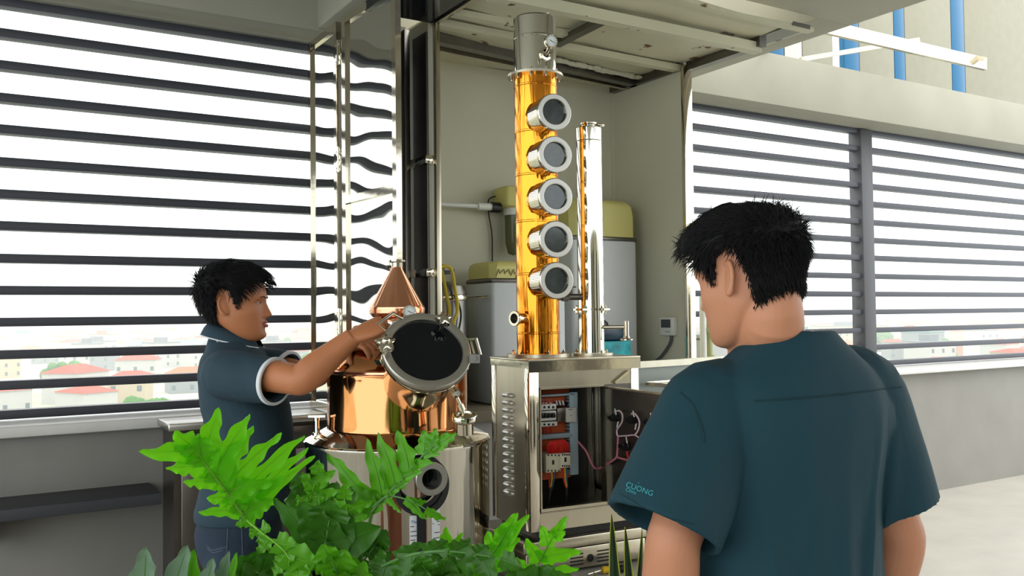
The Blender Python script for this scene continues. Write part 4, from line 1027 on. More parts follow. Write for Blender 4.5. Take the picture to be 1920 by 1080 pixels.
def hlA(phi):
    a = abs(phi)
    return lerp_tab([(0, .066), (.5, .060), (.85, .052), (1.15, .034), (1.30, -.004), (1.46, -.008), (1.58, .036), (1.90, .036), (2.05, -.035), (2.5, -.066), (3.15, -.070)], a)[0]
def thA(phi, z): 
    a = abs(phi); t = .009+.014*max(0, min(1, (z-.02)/.06))
    if a < .9: t += .006
    if a > 2 and z > .0: t += .006
    if a < 1.6 and z < .03: t = .004
    if z < -.03: t *= .45
    return t
hairpiece('hair', HA, pa, hlA, thA, lambda p, z, c, n: V((0, 1.0, -.05))*max(0, min(1, (z-.01)/.08))+V((0, -.1 if abs(p) > 1.5 else .6, -.9))*(1-max(0, min(1, (z-.01)/.08))), 3600, (.022, .036), 5)
# polo shirt
b = B()
tS = [(.905, -.012, .166, .130), (.93, -.010, .170, .134), (1.0, .008, .166, .134), (1.08, .02, .160, .134), (1.16, .018, .160, .130), (1.25, .004, .168, .126), (1.33, -.014, .176, .117), (1.385, -.026, .168, .097), (1.425, -.034, .125, .078), (1.455, -.04, .078, .066), (1.465, -.042, .066, .060)]
torso(b, MA, tS)
hemR = SR.lerp(ER, .66); hemL = SL.lerp(EL, .60)
frR, QR = sleeve(b, [MA @ V((.09, -.014, 1.345)), SR+V((0, 0, -.006)), SR.lerp(ER, .35)+V((0, 0, -.010)), hemR+V((0, 0, -.012))], [.07, .073, .070, .064], cut=None)
frL, QL = sleeve(b, [MA @ V((-.09, -.014, 1.345)), SL+V((0, 0, -.006)), SL.lerp(EL, .35), hemL], [.07, .070, .066, .062])
me = remesh(b, .004, 5)
def fA_(c, n):
    p = MA.inverted() @ c
    d = .0045*noise.noise(V((p.x*6, p.y*9+p.z*9, p.z*5-p.y*8)))+.002*noise.noise(V((p.x*16, p.y*20+p.z*22, p.z*10)))
    d += .004*math.sin((p.z*1.2+p.y*1.1)*46)*G(p.z-1.22, .12)*max(0, G(p.y+.10, .10))
    return d
folds(me, fA_)
sh = mesh_obj('polo_shirt', me, polo, pa, 180)
for fr, Q, nm in ((frR, QR, 0), (frL, QL, 1)):
    p, t, a, c = fr[-1]; r = Q[-1]
    obj('cuff_piping', B().lathe([(r+.0035, -.008), (r+.0048, -.006), (r+.0048, .003), (r+.003, .005), (r-.004, .004)], p, t, n=48), piping, sh)
# collar
def collar(M, z0, cy, rx, ry, h, rise, gap, m, parent, flare=.012, pm=None, name='collar'):
    Pq = []; pp_ = []
    for i in range(49):
        q = math.radians(90+gap+(360-2*gap)*i/48); back = -math.sin(q)*.5+.5
        z = z0+rise*back
        top = V((rx*math.cos(q)*.95, cy+ry*math.sin(q)*.95, z+h)); bot = V((rx*math.cos(q)*(1+flare/rx), cy+ry*math.sin(q)*(1+flare/ry), z))
        mid = (top+bot)/2+V((math.cos(q), math.sin(q), 0))*.003
        Pq.append([M @ bot, M @ mid, M @ top, M @ (top-V((math.cos(q), math.sin(q), 0))*.006-V((0, 0, .004))), M @ (top-V((math.cos(q), math.sin(q), 0))*.008-V((0, 0, .03)))])
        pp_.append(M @ (bot+V((0, 0, .001))))
    o = obj(name, B().sheet(Pq, .002, (0, 0, 1)), m, parent, 180)
    if pm: obj('collar_piping', B().tube(pp_, .0022, 6), pm, o)
    return o
collar(MA, 1.425, -.036, .066, .074, .040, .045, 22, polo, sh, .022, piping)
obj('shoulder_piping', B().tube([MA @ V((.078, -.062, 1.452)), MA @ V((.096, -.048, 1.437)), MA @ V((.108, -.030, 1.424))], .002, 6, smooth=4), piping, sh)
# jeans
b = B()
torso(b, MA, [(.74, -.01, .13, .09), (.80, -.012, .158, .116), (.87, -.016, .166, .124), (.92, -.010, .160, .118), (.955, -.006, .156, .112)])
for s in (-1, 1):
    limb(b, [MA @ V((s*.083, -.01, .84)), MA @ V((s*.09, 0, .65)), MA @ V((s*.09, .008, .47)), MA @ V((s*.092, -.008, .28)), MA @ V((s*.092, -.008, .09))], [.092, .086, .066, .062, .056])
me = remesh(b, .007, 3); folds(me, lambda c, n: .003*noise.noise(c*14)); jn = mesh_obj('jeans', me, jeans, pa, 180)
bj = bvh(me)
def on(bv, x, y, lift=.001):
    d = ray(x, y).normalized(); h = bv.ray_cast(CAM, d)
    return (h[0]-d*lift, h[1]) if h[0] else (None, None)
def seam(name, bv, pts, r, m, parent, lift=.0005):
    P = []
    for i in range(len(pts)-1):
        for k in range(6):
            x = pts[i][0]+(pts[i+1][0]-pts[i][0])*k/6; y = pts[i][1]+(pts[i+1][1]-pts[i][1])*k/6; h, _ = on(bv, x, y, lift)
            if h: P.append(h)
    if len(P) > 2: return obj(name, B().tube(P, r, 6), m, parent)
st = mat('denim_stitch', (84, 96, 112), .8)
for pts in ([(453, 985), (456, 1080)], [(386, 1022), (398, 1032), (420, 1027), (426, 1024)], [(388, 1027), (399, 1037), (422, 1031)], [(427, 988), (424, 1079)], [(384, 985), (440, 988)]):
    seam('stitching', bj, pts, .0012, st, jn)
for s in (-1, 1):
    obj('shoe', B(MA).rings([[(s*.092+w*math.cos(q), y, .0+h*(.5+.5*math.sin(q))) for q in [2*PI*j/16 for j in range(16)]] for y, w, h in ((-.075, .025, .06), (-.06, .036, .085), (0, .040, .09), (.06, .045, .07), (.13, .044, .055), (.17, .03, .045), (.18, .012, .03))]), blackp, pa, 180)

# ---------------- man seen from behind at the right
ang = math.radians(32)
h_f = V((FW.x, FW.y, 0)).normalized(); h_r = V((_r.x, _r.y, 0)).normalized()
fB = (h_f*math.cos(math.radians(24))-h_r*math.sin(math.radians(24))).normalized(); rB = V((fB.y, -fB.x, 0))
oB = atD(1456, 640, 1.58); oB.z = 0
MB = Matrix.Translation(oB) @ Matrix((rB, fB, ZV)).transposed().to_4x4()
pb = thing('person', 'man in teal scrub top seen from behind at the right, watching', 'person', oB)
hf = (-h_r*math.cos(math.radians(50))+h_f*math.sin(math.radians(50))).normalized(); hr = V((hf.y, -hf.x, 0))
hcB = atD(1401, 524, 1.55)
HB = Matrix.Translation(hcB) @ Matrix((hr, hf, ZV)).transposed().to_4x4() @ Matrix.Rotation(math.radians(-9), 4, 'X') @ Matrix.Scale(.935, 4)
b = B(); add_head(b, HB, 96, 96)
n0 = HB @ V((0, -.040, -.03)); n1 = HB @ V((0, -.040, -.085)); n2 = atD(1432, 628, 1.56); n3 = atD(1455, 690, 1.58)
limb(b, [n0, n1, n2, n3], [.050, .052, .060, .095], n=28)
tB = [(.80, -.01, .155, .11), (.90, -.01, .16, .115), (1.0, 0, .15, .105), (1.1, 0, .15, .107), (1.2, 0, .162, .112), (1.3, -.01, .16, .108), (1.36, -.02, .15, .09), (1.40, -.028, .115, .07), (1.43, -.03, .08, .058), (1.46, -.03, .06, .05)]
torso(b, MB, tB)
for s in (-1, 1):
    limb(b, [MB @ V((s*.09, 0, .88)), MB @ V((s*.10, 0, .66)), MB @ V((s*.10, .01, .48)), MB @ V((s*.10, -.01, .28)), MB @ V((s*.10, -.012, .08))], [.055, .066, .054, .052, .04])
SBL = MB @ V((-.140, -.012, 1.375)); EBL = atD(1262, 1020, 1.44); WBL = EBL+V((.0, 0, -.24))+h_f*.06-h_r*.01
SBR = MB @ V((.168, -.012, 1.385)); EBR = MB @ V((.25, -.03, 1.10)); WBR = MB @ V((.25, .06, .86))
for S_, E_, W_, s in ((SBL, EBL, WBL, -1), (SBR, EBR, WBR, 1)):
    limb(b, [MB @ V((s*.10, -.012, 1.345)), S_, S_.lerp(E_, .4), S_.lerp(E_, .85), E_, E_.lerp(W_, .3), E_.lerp(W_, .7), W_], [.050, .057, .052, .045, .044, .046, .037, .029], n=24)
    add_hand(b, W_, (W_-E_).normalized()+V((0, 0, -.2)), rB*s, -s if s < 0 else -s, curl=(18, 22, 15), sc=1.0)
bodyB = mesh_obj('body', remesh(b, .0028, 3), skin_b, pb, 180)
def hlB(phi):
    a = abs(phi)
    return lerp_tab([(0, .066), (.4, .062), (.8, .052), (1.1, .036), (1.3, .000), (1.46, -.006), (1.58, .034), (1.92, .034), (2.08, -.02), (2.4, -.072), (3.15, -.092)], a)[0]
def thB(phi, z):
    a = abs(phi); t = .010+.012*max(0, min(1, (z-.02)/.06))
    if a < .9 and z > .04: t += .010
    if a > 1.6 and z > -.01: t -= .002
    if a < 1.6 and z < .03: t = .004
    if z < -.03: t = .002+.008*max(0, min(1, (z+.095)/.06))
    return t
hairpiece('hair', HB, pb, hlB, thB, lambda p, z, c, n: V((0, .8, .30))*max(0, min(1, (z-.01)/.09))+(V((0, .9, -.35)) if abs(p) < 1.2 else V((0, -.15, -1)))*(1-max(0, min(1, (z-.01)/.09))), 6400, (.016, .030), 9, .0008)
# loose spiky strands on the crown
rnd = random.Random(4); b = B()
for k in range(150):
    a0 = HB @ V((rnd.uniform(-.045, .045), rnd.uniform(-.085, .02), .115)); q = (a0-hcB).normalized()
    d = (q+hf*rnd.uniform(-.5, .2)+hr*rnd.uniform(-.4, .4)).normalized(); L = rnd.uniform(.012, .026)
    b.tube([a0-q*.004, a0+d*L*.5, a0+(d+V((rnd.gauss(0, .2), rnd.gauss(0, .2), -.25))).normalized()*L], [.0011, .0008, .0002], 3)
obj('loose_strands', b, hairm, pb, 180)['kind'] = 'stuff'
# scrub top
b = B()
tS = [(.68, -.01, 0.190, .152), (.80, -.01, 0.188, .150), (.95, -.005, 0.179, .144), (1.08, 0, 0.173, .140), (1.2, -.002, 0.177, .138), (1.3, -.012, 0.187, .134), (1.36, -.022, 0.188, .122), (1.405, -.030, 0.169, .100), (1.44, -.034, 0.127, .083), (1.468, -.036, 0.089, .072), (1.485, -.034, 0.074, .066)]
torso(b, MB, tS, 56)
for s in (-1, 1):
    R = []
    for k in range(11):
        t = PI*(k+.03)/10.06; R.append([MB @ V((s*(.115 if s > 0 else .095)+.085*math.cos(t), -.035+.085*math.sin(t)*math.cos(q), 1.335+.085*math.sin(t)*math.sin(q))) for q in [2*PI*j/20 for j in range(20)]])
    b.rings(R)
hL = atD(1243, 992, 1.43); 
frB, QB = sleeve(b, [MB @ V((-.08, -.02, 1.35)), SBL+V((0, 0, -.012)), SBL.lerp(hL, .35)+h_r*-.002, SBL.lerp(hL, .7), hL], [.076, .082, .088, .094, .096], cut=None, depth=.10)
hR = SBR.lerp(EBR, .78)
frC, QC = sleeve(b, [MB @ V((.10, -.02, 1.36)), SBR+V((0, 0, -.012)), SBR.lerp(hR, .5), hR], [.082, .085, .088, .088], depth=.09)
me = remesh(b, .004, 5)
MBi = MB.inverted()
def fB_(c, n):
    p = MBi @ c; d = 0
    if abs(p.x) < .21:
        for x0, z0, x1, z1, w, h in ((-.13, 1.25, -.05, .70, .012, .008), (.02, 1.22, .0, .68, .016, .006), (.10, 1.30, .02, .70, .010, .008), (.165, 1.30, .15, .7, .012, .009), (-.06, 1.18, -.11, .68, .014, -.006), (.06, 1.2, .07, .7, .014, -.005)):
            t = (z0-p.z)/(z0-z1)
            if t > -.1: xx = x0+(x1-x0)*t; d += h*G(p.x-xx, w)*max(0, min(1, (t+.1)*3))
    d += .006*noise.noise(V((p.x*7, p.y*7, p.z*2.2+3)))+.0018*noise.noise(V((p.x*20, p.y*20, p.z*9)))
    return d
folds(me, fB_)
top = mesh_obj('scrub_top', me, scrub, pb, 180); bt = bvh(me)
seam('yoke_seam', bt, [(1415, 752), (1500, 747), (1580, 739), (1660, 729), (1720, 722)], .0016, scrub_seam, top)
seam('shoulder_seam', bt, [(1275, 735), (1300, 760), (1316, 800), (1322, 835)], .0016, scrub_seam, top)
seam('hem_stitching', bt, [(1163, 925), (1200, 948), (1255, 972), (1312, 985)], .0009, scrub_seam, top)
def emb(s, x0, y0, dx_, dy_, size):
    cu = bpy.data.curves.new('t', 'FONT'); cu.body = s; cu.size = 1; cu.extrude = .0; cu.resolution_u = 3
    t = bpy.data.objects.new('t', cu); COL.objects.link(t); bpy.context.view_layer.update()
    m_ = bpy.data.meshes.new_from_object(t.evaluated_get(bpy.context.evaluated_depsgraph_get())); bpy.data.objects.remove(t)
    L = math.hypot(dx_, dy_); ux, uy = dx_/L, dy_/L
    for v in m_.vertices:
        x = x0+ux*v.co.x*size+uy*v.co.y*size; y = y0+uy*v.co.x*size-ux*v.co.y*size
        h, n_ = on(bt, x, y, .0012)
        v.co = h if h else V((0, 0, -1))
    return mesh_obj('embroidery', m_, embro, top, 0)
emb('CUONG', 1172, 912, 1, .36, 14.5)
emb("'", 1189.5, 917, 1, .36, 11)
emb("'", 1199.5, 921, 1, .36, 11)
emb("`", 1192.5, 913, 1, .36, 15)
emb('Clinic', 1172, 920, 1, .36, 9.5)
b = B()
torso(b, MB, [(.74, -.01, .14, .10), (.80, -.01, .165, .12), (.88, -.012, .17, .126), (.98, 0, .158, .112)])
for s in (-1, 1): limb(b, [MB @ V((s*.088, -.01, .86)), MB @ V((s*.10, 0, .65)), MB @ V((s*.10, .008, .47)), MB @ V((s*.10, -.008, .28)), MB @ V((s*.10, -.008, .09))], [.10, .095, .075, .07, .065])
mesh_obj('trousers', remesh(b, .009, 3), scrub, pb, 180)
for s in (-1, 1):
    obj('shoe', B(MB).rings([[(s*.10+w*math.cos(q), y, .0+h*(.5+.5*math.sin(q))) for q in [2*PI*j/16 for j in range(16)]] for y, w, h in ((-.085, .025, .06), (-.065, .038, .085), (0, .042, .09), (.07, .047, .07), (.14, .046, .055), (.18, .03, .045), (.19, .012, .03))]), blackp, pb, 180)
# ================================================================ PLANTS
def lobe(b, root, ctrl, tip, w, nrm, ph, ruf, rnd, fan=1.0, curl=.25, rows=20, cols=6, wav=.17, base=.9, mat_i=0, vein=True, wide=1.0):
    pts = []
    for i in range(rows+1):
        s = i/rows; pts.append(root*(1-s)**2+ctrl*2*s*(1-s)+tip*s*s)
    L = (tip-root).length; P = []; k = 1.5+rnd.random()*1.0; p2 = rnd.uniform(0, 6)
    for i, c in enumerate(pts):
        s = i/rows; t = (pts[min(i+1, rows)]-pts[max(i-1, 0)]).normalized(); sd = nrm.cross(t).normalized(); n = t.cross(sd)
        f = max(0, 1-s**3.0)**.55*(base+.30*math.sin(PI*min(1, s*1.15))+wide*max(0, 1-s/.45)**1.5)*(1.12-.22*s)
        c = c-n*L*curl*max(0, s-.55)**2
        row = []
        for j in range(cols+1):
            v = -1+2*j/cols; sg = 1 if v > 0 else -1
            ww = w*f*(1+(wav*math.sin(2*PI*s*k+ph+(0 if sg > 0 else p2))+.3*wav*math.sin(2*PI*s*k*1.9+p2))*abs(v)**2*min(1, s*3))
            z = ruf*w*abs(v)**3.5*math.sin(2*PI*s*k*1.5+ph*(2 if sg > 0 else 3))*min(1, s*3)+w*.22*v*v
            row.append(c+sd*v*ww+n*z)
        P.append(row)
    b.mi = mat_i; b.grid(P)
    if vein:
        b.mi = 1; b.tube([p-(nrm*.0004)+nrm*.0012 for p in pts[:-3:2]], [.0009, .0003], 4)
    b.mi = 0
def leafp(parent, mid, lobes, m, mv=None, seed=1, ruf=.35, petiole=None, tilt=(0, 0, 0), tipw=None, name='leaf', curl=.25, wav=.17, rib=.0022):
    rnd = random.Random(seed)
    pts = spline([atD(*q) for q in mid], 8); n = len(pts)
    # leaf plane from midrib and lobes
    md = (pts[-1]-pts[0]).normalized(); acc = V((0, 0, 0))
    for (t, x, y, D, w) in lobes:
        r = pts[min(n-1, int(t*(n-1)))]; c = md.cross(atD(x, y, D)-r)
        if c.length > .25*(atD(x, y, D)-r).length:
            c.normalize(); acc += c if c.dot(FW) < 0 else -c
    nrm = (acc.normalized() if acc.length > .01 else -FW); nrm = (nrm-FW*.15+V(tilt)).normalized()
    b = B()
    for k, (t, x, y, D, w) in enumerate(lobes):
        f = t*(n-1); i = min(n-2, int(f)); r = pts[i].lerp(pts[i+1], f-i); tip = atD(x, y, D); dm = (pts[i+1]-pts[i]).normalized()
        L = (tip-r).length; r = r+nrm*(.0004*(k % 3))
        lobe(b, r-(tip-r)*.04, r.lerp(tip, .45)+dm*L*(.13 if t < .97 else 0), tip, w, nrm, rnd.uniform(0, 6), .75*ruf*rnd.uniform(.7, 1.2), rnd, curl=curl*rnd.uniform(.3, 1.4), wav=wav, wide=.7*(1-.9*t))
    b.mi = 1; b.tube([p+nrm*.0012 for p in pts], [rib, rib*.45], 8)
    o = obj(name, b, [m, mv or veinm], parent, 180)
    if petiole: obj('stem', B().tube([pts[0], *petiole], [.0045, .008], 8, smooth=6), stemm, parent)
    return o
base1 = atD(640, 1330, 1.80)
ph1 = thing('philodendron', 'large green philodendron with deeply lobed wavy leaves in the foreground', 'plant', (base1.x, base1.y, 0))
def pet(x, y, D): return [atD(x, y, D), base1]
leafp(ph1, [(457, 966, 1.60), (418, 913, 1.55), (389, 875, 1.51), (364, 840, 1.48)],
      [(1.0, 327, 809, 1.44, .019), (.86, 262, 850, 1.42, .016), (.72, 411, 768, 1.46, .0165), (.80, 372, 815, 1.46, .020), (.50, 470, 780, 1.50, .0180), (.42, 476, 800, 1.52, .017), (.30, 529, 814, 1.55, .0150), (.16, 572, 818, 1.58, .0155), (.05, 580, 843, 1.60, .0140), (.0, 592, 858, 1.62, .013),
       (.66, 312, 880, 1.46, .014), (.42, 344, 906, 1.50, .0125), (.22, 388, 935, 1.54, .014), (.08, 372, 963, 1.56, .011), (.28, 512, 905, 1.58, .018), (.02, 520, 935, 1.6, .018)], leaf_bright, veinm, 3, .30, pet(520, 1060, 1.72), rib=.0030)
leafp(ph1, [(698, 960, 1.95), (721, 934, 1.93), (756, 897, 1.90), (790, 858, 1.88), (812, 838, 1.86)],
      [(1.0, 856, 813, 1.84, .013), (.92, 818, 803, 1.86, .014), (.80, 796, 806, 1.88, .016), (.58, 744, 806, 1.90, .019), (.40, 706, 812, 1.92, .020), (.22, 684, 823, 1.94, .019), (.0, 611, 850, 1.98, .019), (.1, 650, 915, 1.96, .022),
       (.8, 824, 852, 1.84, .007), (.65, 812, 868, 1.84, .008), (.5, 790, 884, 1.86, .008), (.35, 766, 903, 1.88, .007), (.2, 742, 925, 1.9, .007)], leaf_mid, vein_d, 5, .34, pet(680, 1050, 1.9), rib=.0034)
leafp(ph1, [(606, 1056, 1.55), (611, 1015, 1.54), (618, 975, 1.53)],
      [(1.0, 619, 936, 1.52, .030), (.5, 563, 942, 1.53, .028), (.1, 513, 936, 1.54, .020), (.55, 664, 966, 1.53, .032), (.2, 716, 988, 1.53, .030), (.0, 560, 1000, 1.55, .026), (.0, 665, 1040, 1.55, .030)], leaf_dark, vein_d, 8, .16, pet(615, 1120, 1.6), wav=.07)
leafp(ph1, [(700, 950, 1.80), (728, 930, 1.76), (770, 938, 1.72), (800, 955, 1.70)],
      [(1.0, 836, 974, 1.70, .013), (.6, 800, 975, 1.72, .012), (.3, 752, 962, 1.74, .010), (.7, 800, 940, 1.72, .010)], leaf_mid, vein_d, 11, .2, wav=.08)
leafp(ph1, [(698, 1072, 1.50), (760, 1044, 1.47), (820, 1034, 1.45), (880, 1038, 1.44), (940, 1048, 1.43)],
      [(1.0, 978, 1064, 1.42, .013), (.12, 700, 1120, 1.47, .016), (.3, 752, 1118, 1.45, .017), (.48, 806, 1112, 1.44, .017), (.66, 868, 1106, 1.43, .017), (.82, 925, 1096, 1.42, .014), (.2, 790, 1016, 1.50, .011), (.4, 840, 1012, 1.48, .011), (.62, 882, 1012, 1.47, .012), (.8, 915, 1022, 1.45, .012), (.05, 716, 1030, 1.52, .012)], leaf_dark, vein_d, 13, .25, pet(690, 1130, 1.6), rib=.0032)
leafp(ph1, [(458, 972, 1.52), (492, 1000, 1.46), (530, 1030, 1.42), (556, 1068, 1.40)],
      [(1.0, 562, 1110, 1.38, .018), (.75, 600, 1058, 1.40, .018), (.55, 556, 1022, 1.42, .014), (.3, 508, 990, 1.46, .013), (.1, 441, 985, 1.50, .009), (.45, 482, 1040, 1.43, .012), (.75, 512, 1080, 1.4, .014), (.25, 470, 1010, 1.46, .009)], leaf_mid, veinm, 17, .3, wav=.12)
leafp(ph1, [(988, 1095, 1.78), (1008, 1060, 1.75), (1026, 1025, 1.72), (1038, 1005, 1.70)],
      [(1.0, 1060, 996, 1.68, .012), (.9, 1064, 967, 1.70, .008), (.7, 1016, 985, 1.72, .012), (.45, 1090, 1034, 1.70, .014), (.1, 1086, 1066, 1.70, .014), (.4, 985, 1010, 1.74, .014), (.1, 968, 1045, 1.76, .016), (.2, 1040, 1080, 1.72, .018)], leaf_bright, veinm, 21, .25, pet(940, 1150, 1.8))
leafp(ph1, [(900, 1078, 1.86), (922, 1040, 1.84), (945, 1005, 1.82)],
      [(1.0, 970, 962, 1.80, .013), (.8, 944, 980, 1.82, .013), (.5, 914, 995, 1.84, .012), (.6, 992, 966, 1.80, .012), (.25, 885, 1020, 1.86, .011), (.3, 975, 1010, 1.82, .014), (.1, 960, 1050, 1.84, .015)], leaf_bright, veinm, 23, .3, pet(840, 1160, 1.86))
leafp(ph1, [(832, 1060, 1.80), (836, 1030, 1.78)], [(1.0, 836, 988, 1.76, .011), (.5, 868, 1000, 1.78, .010), (.3, 812, 1010, 1.78, .009)], leaf_bright, veinm, 24, .2)
leafp(ph1, [(575, 965, 1.72), (585, 925, 1.70), (597, 890, 1.68)],
      [(1.0, 598, 864, 1.66, .013), (.7, 628, 884, 1.66, .011), (.6, 566, 886, 1.68, .012), (.3, 636, 918, 1.68, .012), (.2, 556, 930, 1.70, .013), (.4, 610, 930, 1.69, .014)], leaf_mid, veinm, 29, .5)
leafp(ph1, [(660, 985, 1.70), (652, 960, 1.68), (646, 935, 1.67)], [(1.0, 648, 904, 1.66, .012), (.5, 700, 940, 1.66, .011), (.4, 625, 935, 1.68, .012), (.2, 690, 965, 1.67, .012)], leaf_mid, veinm, 31, .4)
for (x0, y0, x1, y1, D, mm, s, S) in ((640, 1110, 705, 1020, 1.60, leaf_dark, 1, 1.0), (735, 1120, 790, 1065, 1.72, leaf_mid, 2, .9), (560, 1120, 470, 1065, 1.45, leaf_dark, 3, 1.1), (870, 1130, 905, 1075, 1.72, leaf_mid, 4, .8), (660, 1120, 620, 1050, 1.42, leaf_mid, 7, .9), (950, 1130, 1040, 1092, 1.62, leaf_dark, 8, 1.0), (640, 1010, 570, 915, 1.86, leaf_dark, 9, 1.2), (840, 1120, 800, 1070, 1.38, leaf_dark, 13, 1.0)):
    rr = random.Random(s*7); L = math.hypot(x1-x0, y1-y0); ux, uy = (x1-x0)/L, (y1-y0)/L; lb = [(1.0, x1+ux*34, y1+uy*34, D-.04, .019)]
    for i in range(3):
        t = .08+.33*i
        for sg in (-1, 1):
            l = (72-13*i)*S; lb.append((t, x0+(x1-x0)*t+(ux*.6-uy*sg*.8)*l, y0+(y1-y0)*t+(uy*.6+ux*sg*.8)*l, D-.02+rr.uniform(-.02, .02), .026*S))
    leafp(ph1, [(x0, y0, D+.05), ((x0+x1)/2, (y0+y1)/2, D), (x1, y1, D-.03)], lb, mm, vein_d, s+40, .25, pet(x0, y0+60, D+.08) if y0 > 1080 else None, wav=.12)
obj('pot', B().lathe([(0, .02), (.15, .02), (.19, .42), (.205, .43), (.205, .47), (.185, .47), (.18, .44), (0, .43)], (base1.x, base1.y, 0), n=48), potm, ph1)
obj('trunk', B().tube([(base1.x, base1.y, .42), base1-V((.02, .01, .12)), base1+V((0, 0, .02))], [.045, .035], 12, smooth=4), mat('trunk_bark', (96, 84, 60), .8), ph1)
# grey-green scalloped plant at lower left
base2 = atD(340, 1330, 1.32)
ph2 = thing('grey_leaf_plant', 'small plant with scalloped grey-green leaves at the lower left corner', 'plant', (base2.x, base2.y, 0))
for k, (x0, y0, x1, y1, D, w, mm) in enumerate(((268, 1130, 274, 1024, 1.30, .0155, leaf_grey), (318, 1120, 352, 1022, 1.32, .0135, leaf_grey), (350, 1130, 364, 1030, 1.34, .0125, leaf_mid), (380, 1120, 400, 1046, 1.33, .010, leaf_grey), (404, 1120, 430, 1032, 1.35, .0085, leaf_grey), (424, 1110, 444, 1036, 1.35, .006, leaf_mid))):
    leafp(ph2, [(x0, y0, D+.001), (x0*.85+x1*.15, y0*.85+y1*.15, D)], [(.5, x1, y1, D-.01, w)], mm, vein_d, 60+k, .18, [atD(x0-5, y0+60, D+.02), base2], curl=.1, wav=.15)
obj('pot', B().lathe([(0, .02), (.09, .02), (.12, .52), (.13, .53), (.13, .56), (.115, .56), (.11, .53), (0, .52)], (base2.x, base2.y, 0), n=40), mat('grey_pot', (92, 94, 98), .7), ph2)
obj('trunk', B().tube([(base2.x, base2.y, .5), base2], [.02, .016], 10), MATS['trunk_bark'], ph2)
# snake plant
base3 = atD(1165, 1400, 1.95); base3.z = .42
sn_ = thing('snake_plant', 'snake plant with dark upright leaves edged in yellow in front of the stove', 'plant', (base3.x, base3.y, 0))
def sword(tx, ty, bx, w, D, tw=.2):
    tip = atD(tx, ty, D); bt_ = atD(bx, 1200, D); bt_ = bt_+(bt_-tip)*((base3.z-bt_.z)/(bt_.z-tip.z)); P = []; E1 = []; E2 = []
    for i in range(31):
        s = i/30; c = bt_.lerp(tip, s)+RT*.006*math.sin(s*3+tx); a = tw*math.sin(s*2+tx); sd = RT*math.cos(a)+FW*math.sin(a); n = sd.cross(UP)
        ww = w*(.55+.55*math.sin(PI*min(1, s*1.1+.08)))*max(0, 1-max(0, (s-.74)/.26)**1.9)+.0006
        P.append([c+sd*ww*v+n*.25*ww*(v*v-1)*-1 for v in (-1, -.5, 0, .5, 1)]); E1.append((c, sd, ww, n))
    o = obj('leaf', B().sheet(P, .0022, -FW), sansm, sn_, 180)
    for sg in (-1, 1):
        Q = [[c+sd*sg*(ww-.0001), c+sd*sg*(ww+min(.0028, ww*.35))] for c, sd, ww, n in E1]
        obj('leaf_margin', B().sheet(Q, .0028, -FW), sansy, o, 180)
sword(1151, 964, 1158, .0165, 1.95); sword(1167, 987, 1186, .0145, 1.99, .3); sword(1199, 992, 1188, .0125, 2.03, .7); sword(1115, 1070, 1140, .010, 1.90)
obj('pot', B().lathe([(0, .0), (.10, .0), (.13, .40), (.14, .41), (.14, .45), (.125, .45), (.12, .42), (0, .41)], (base3.x, base3.y, 0), n=40), potm, sn_)

# ================================================================ THE CITY BEYOND
struct('ground', B().box((-2500, 30, -20.5), (4200, 5200, -20)), mat('far_ground', (168, 172, 150), .9, var=.25, vscale=.02), 'flat city ground far below the terrace')
wall_c = [mat('house_wall_%s' % n, c, .8) for n, c in (('cream', (178, 164, 138)), ('white', (176, 176, 172)), ('pink', (182, 138, 124)), ('grey', (128, 134, 138)))]
roof_c = [mat('house_roof_%s' % n, c, .8) for n, c in (('red', (186, 70, 52)), ('orange', (192, 100, 62)), ('grey', (118, 124, 130)), ('teal', (84, 120, 120)))]
winm = mat('house_window', (90, 104, 112), .3)
def house_mesh(w, d, h, kind):
    b = B().box((-w/2, -d/2, 0), (w/2, d/2, h))
    b.mi = 1
    if kind == 0: b.add([(-w/2-.4, -d/2-.4, h), (w/2+.4, -d/2-.4, h), (w/2+.4, d/2+.4, h), (-w/2-.4, d/2+.4, h), (-w*.25, 0, h+w*.16), (w*.25, 0, h+w*.16)], [(0, 1, 5, 4), (1, 2, 5), (2, 3, 4, 5), (3, 0, 4), (3, 2, 1, 0)])
    else: b.box((-w/2-.2, -d/2-.2, h), (w/2+.2, d/2+.2, h+.5)); b.box((-w*.2, -d*.2, h+.5), (w*.15, d*.2, h+2.6))
    b.mi = 2
    for fl in range(int(h/3.2)):
        for j in range(max(2, int(w/3.4))):
            x = -w/2+1.2+j*(w-2.4)/max(1, int(w/3.4)-1+(1 if int(w/3.4) < 2 else 0)); z = 1+fl*3.2
            b.add([(x-.55, -d/2-.03, z), (x+.55, -d/2-.03, z), (x+.55, -d/2-.03, z+1.4), (x-.55, -d/2-.03, z+1.4)], [(0, 1, 2, 3)])
    return b
names = {0: ('house', 'hazy low house with %s tiled roof in the city far beyond the louvres'), 1: ('apartment_block', 'hazy flat-roofed %s block in the city far beyond the louvres')}
protos = []
rnd = random.Random(21)
for i in range(12):
    kind = 0 if i % 4 else 1; w = rnd.uniform(7, 13)*(1 if kind == 0 else 1.5); d = rnd.uniform(8, 12); h = rnd.uniform(4, 8) if kind == 0 else rnd.uniform(7, 13)
    rc = rnd.choice(roof_c[:2]) if kind == 0 else rnd.choice(roof_c[1:]); wc = rnd.choice(wall_c)
    o = obj(names[kind][0], house_mesh(w, d, h, kind), [wc, rc, winm], None, 0)
    cname = {'house_roof_red': 'red', 'house_roof_orange': 'orange', 'house_roof_grey': 'grey', 'house_roof_teal': 'teal'}[rc.name]
    tag(o, names[kind][1] % cname, 'building', 'hazy %s %ss of the city' % (cname, names[kind][0].replace('_', ' ')))
    protos.append(o)
def place(px_, D):
    return CAM+(FW*V((1, 1, 0))).normalized()*D+_r*((px_-960)/FPX*D)
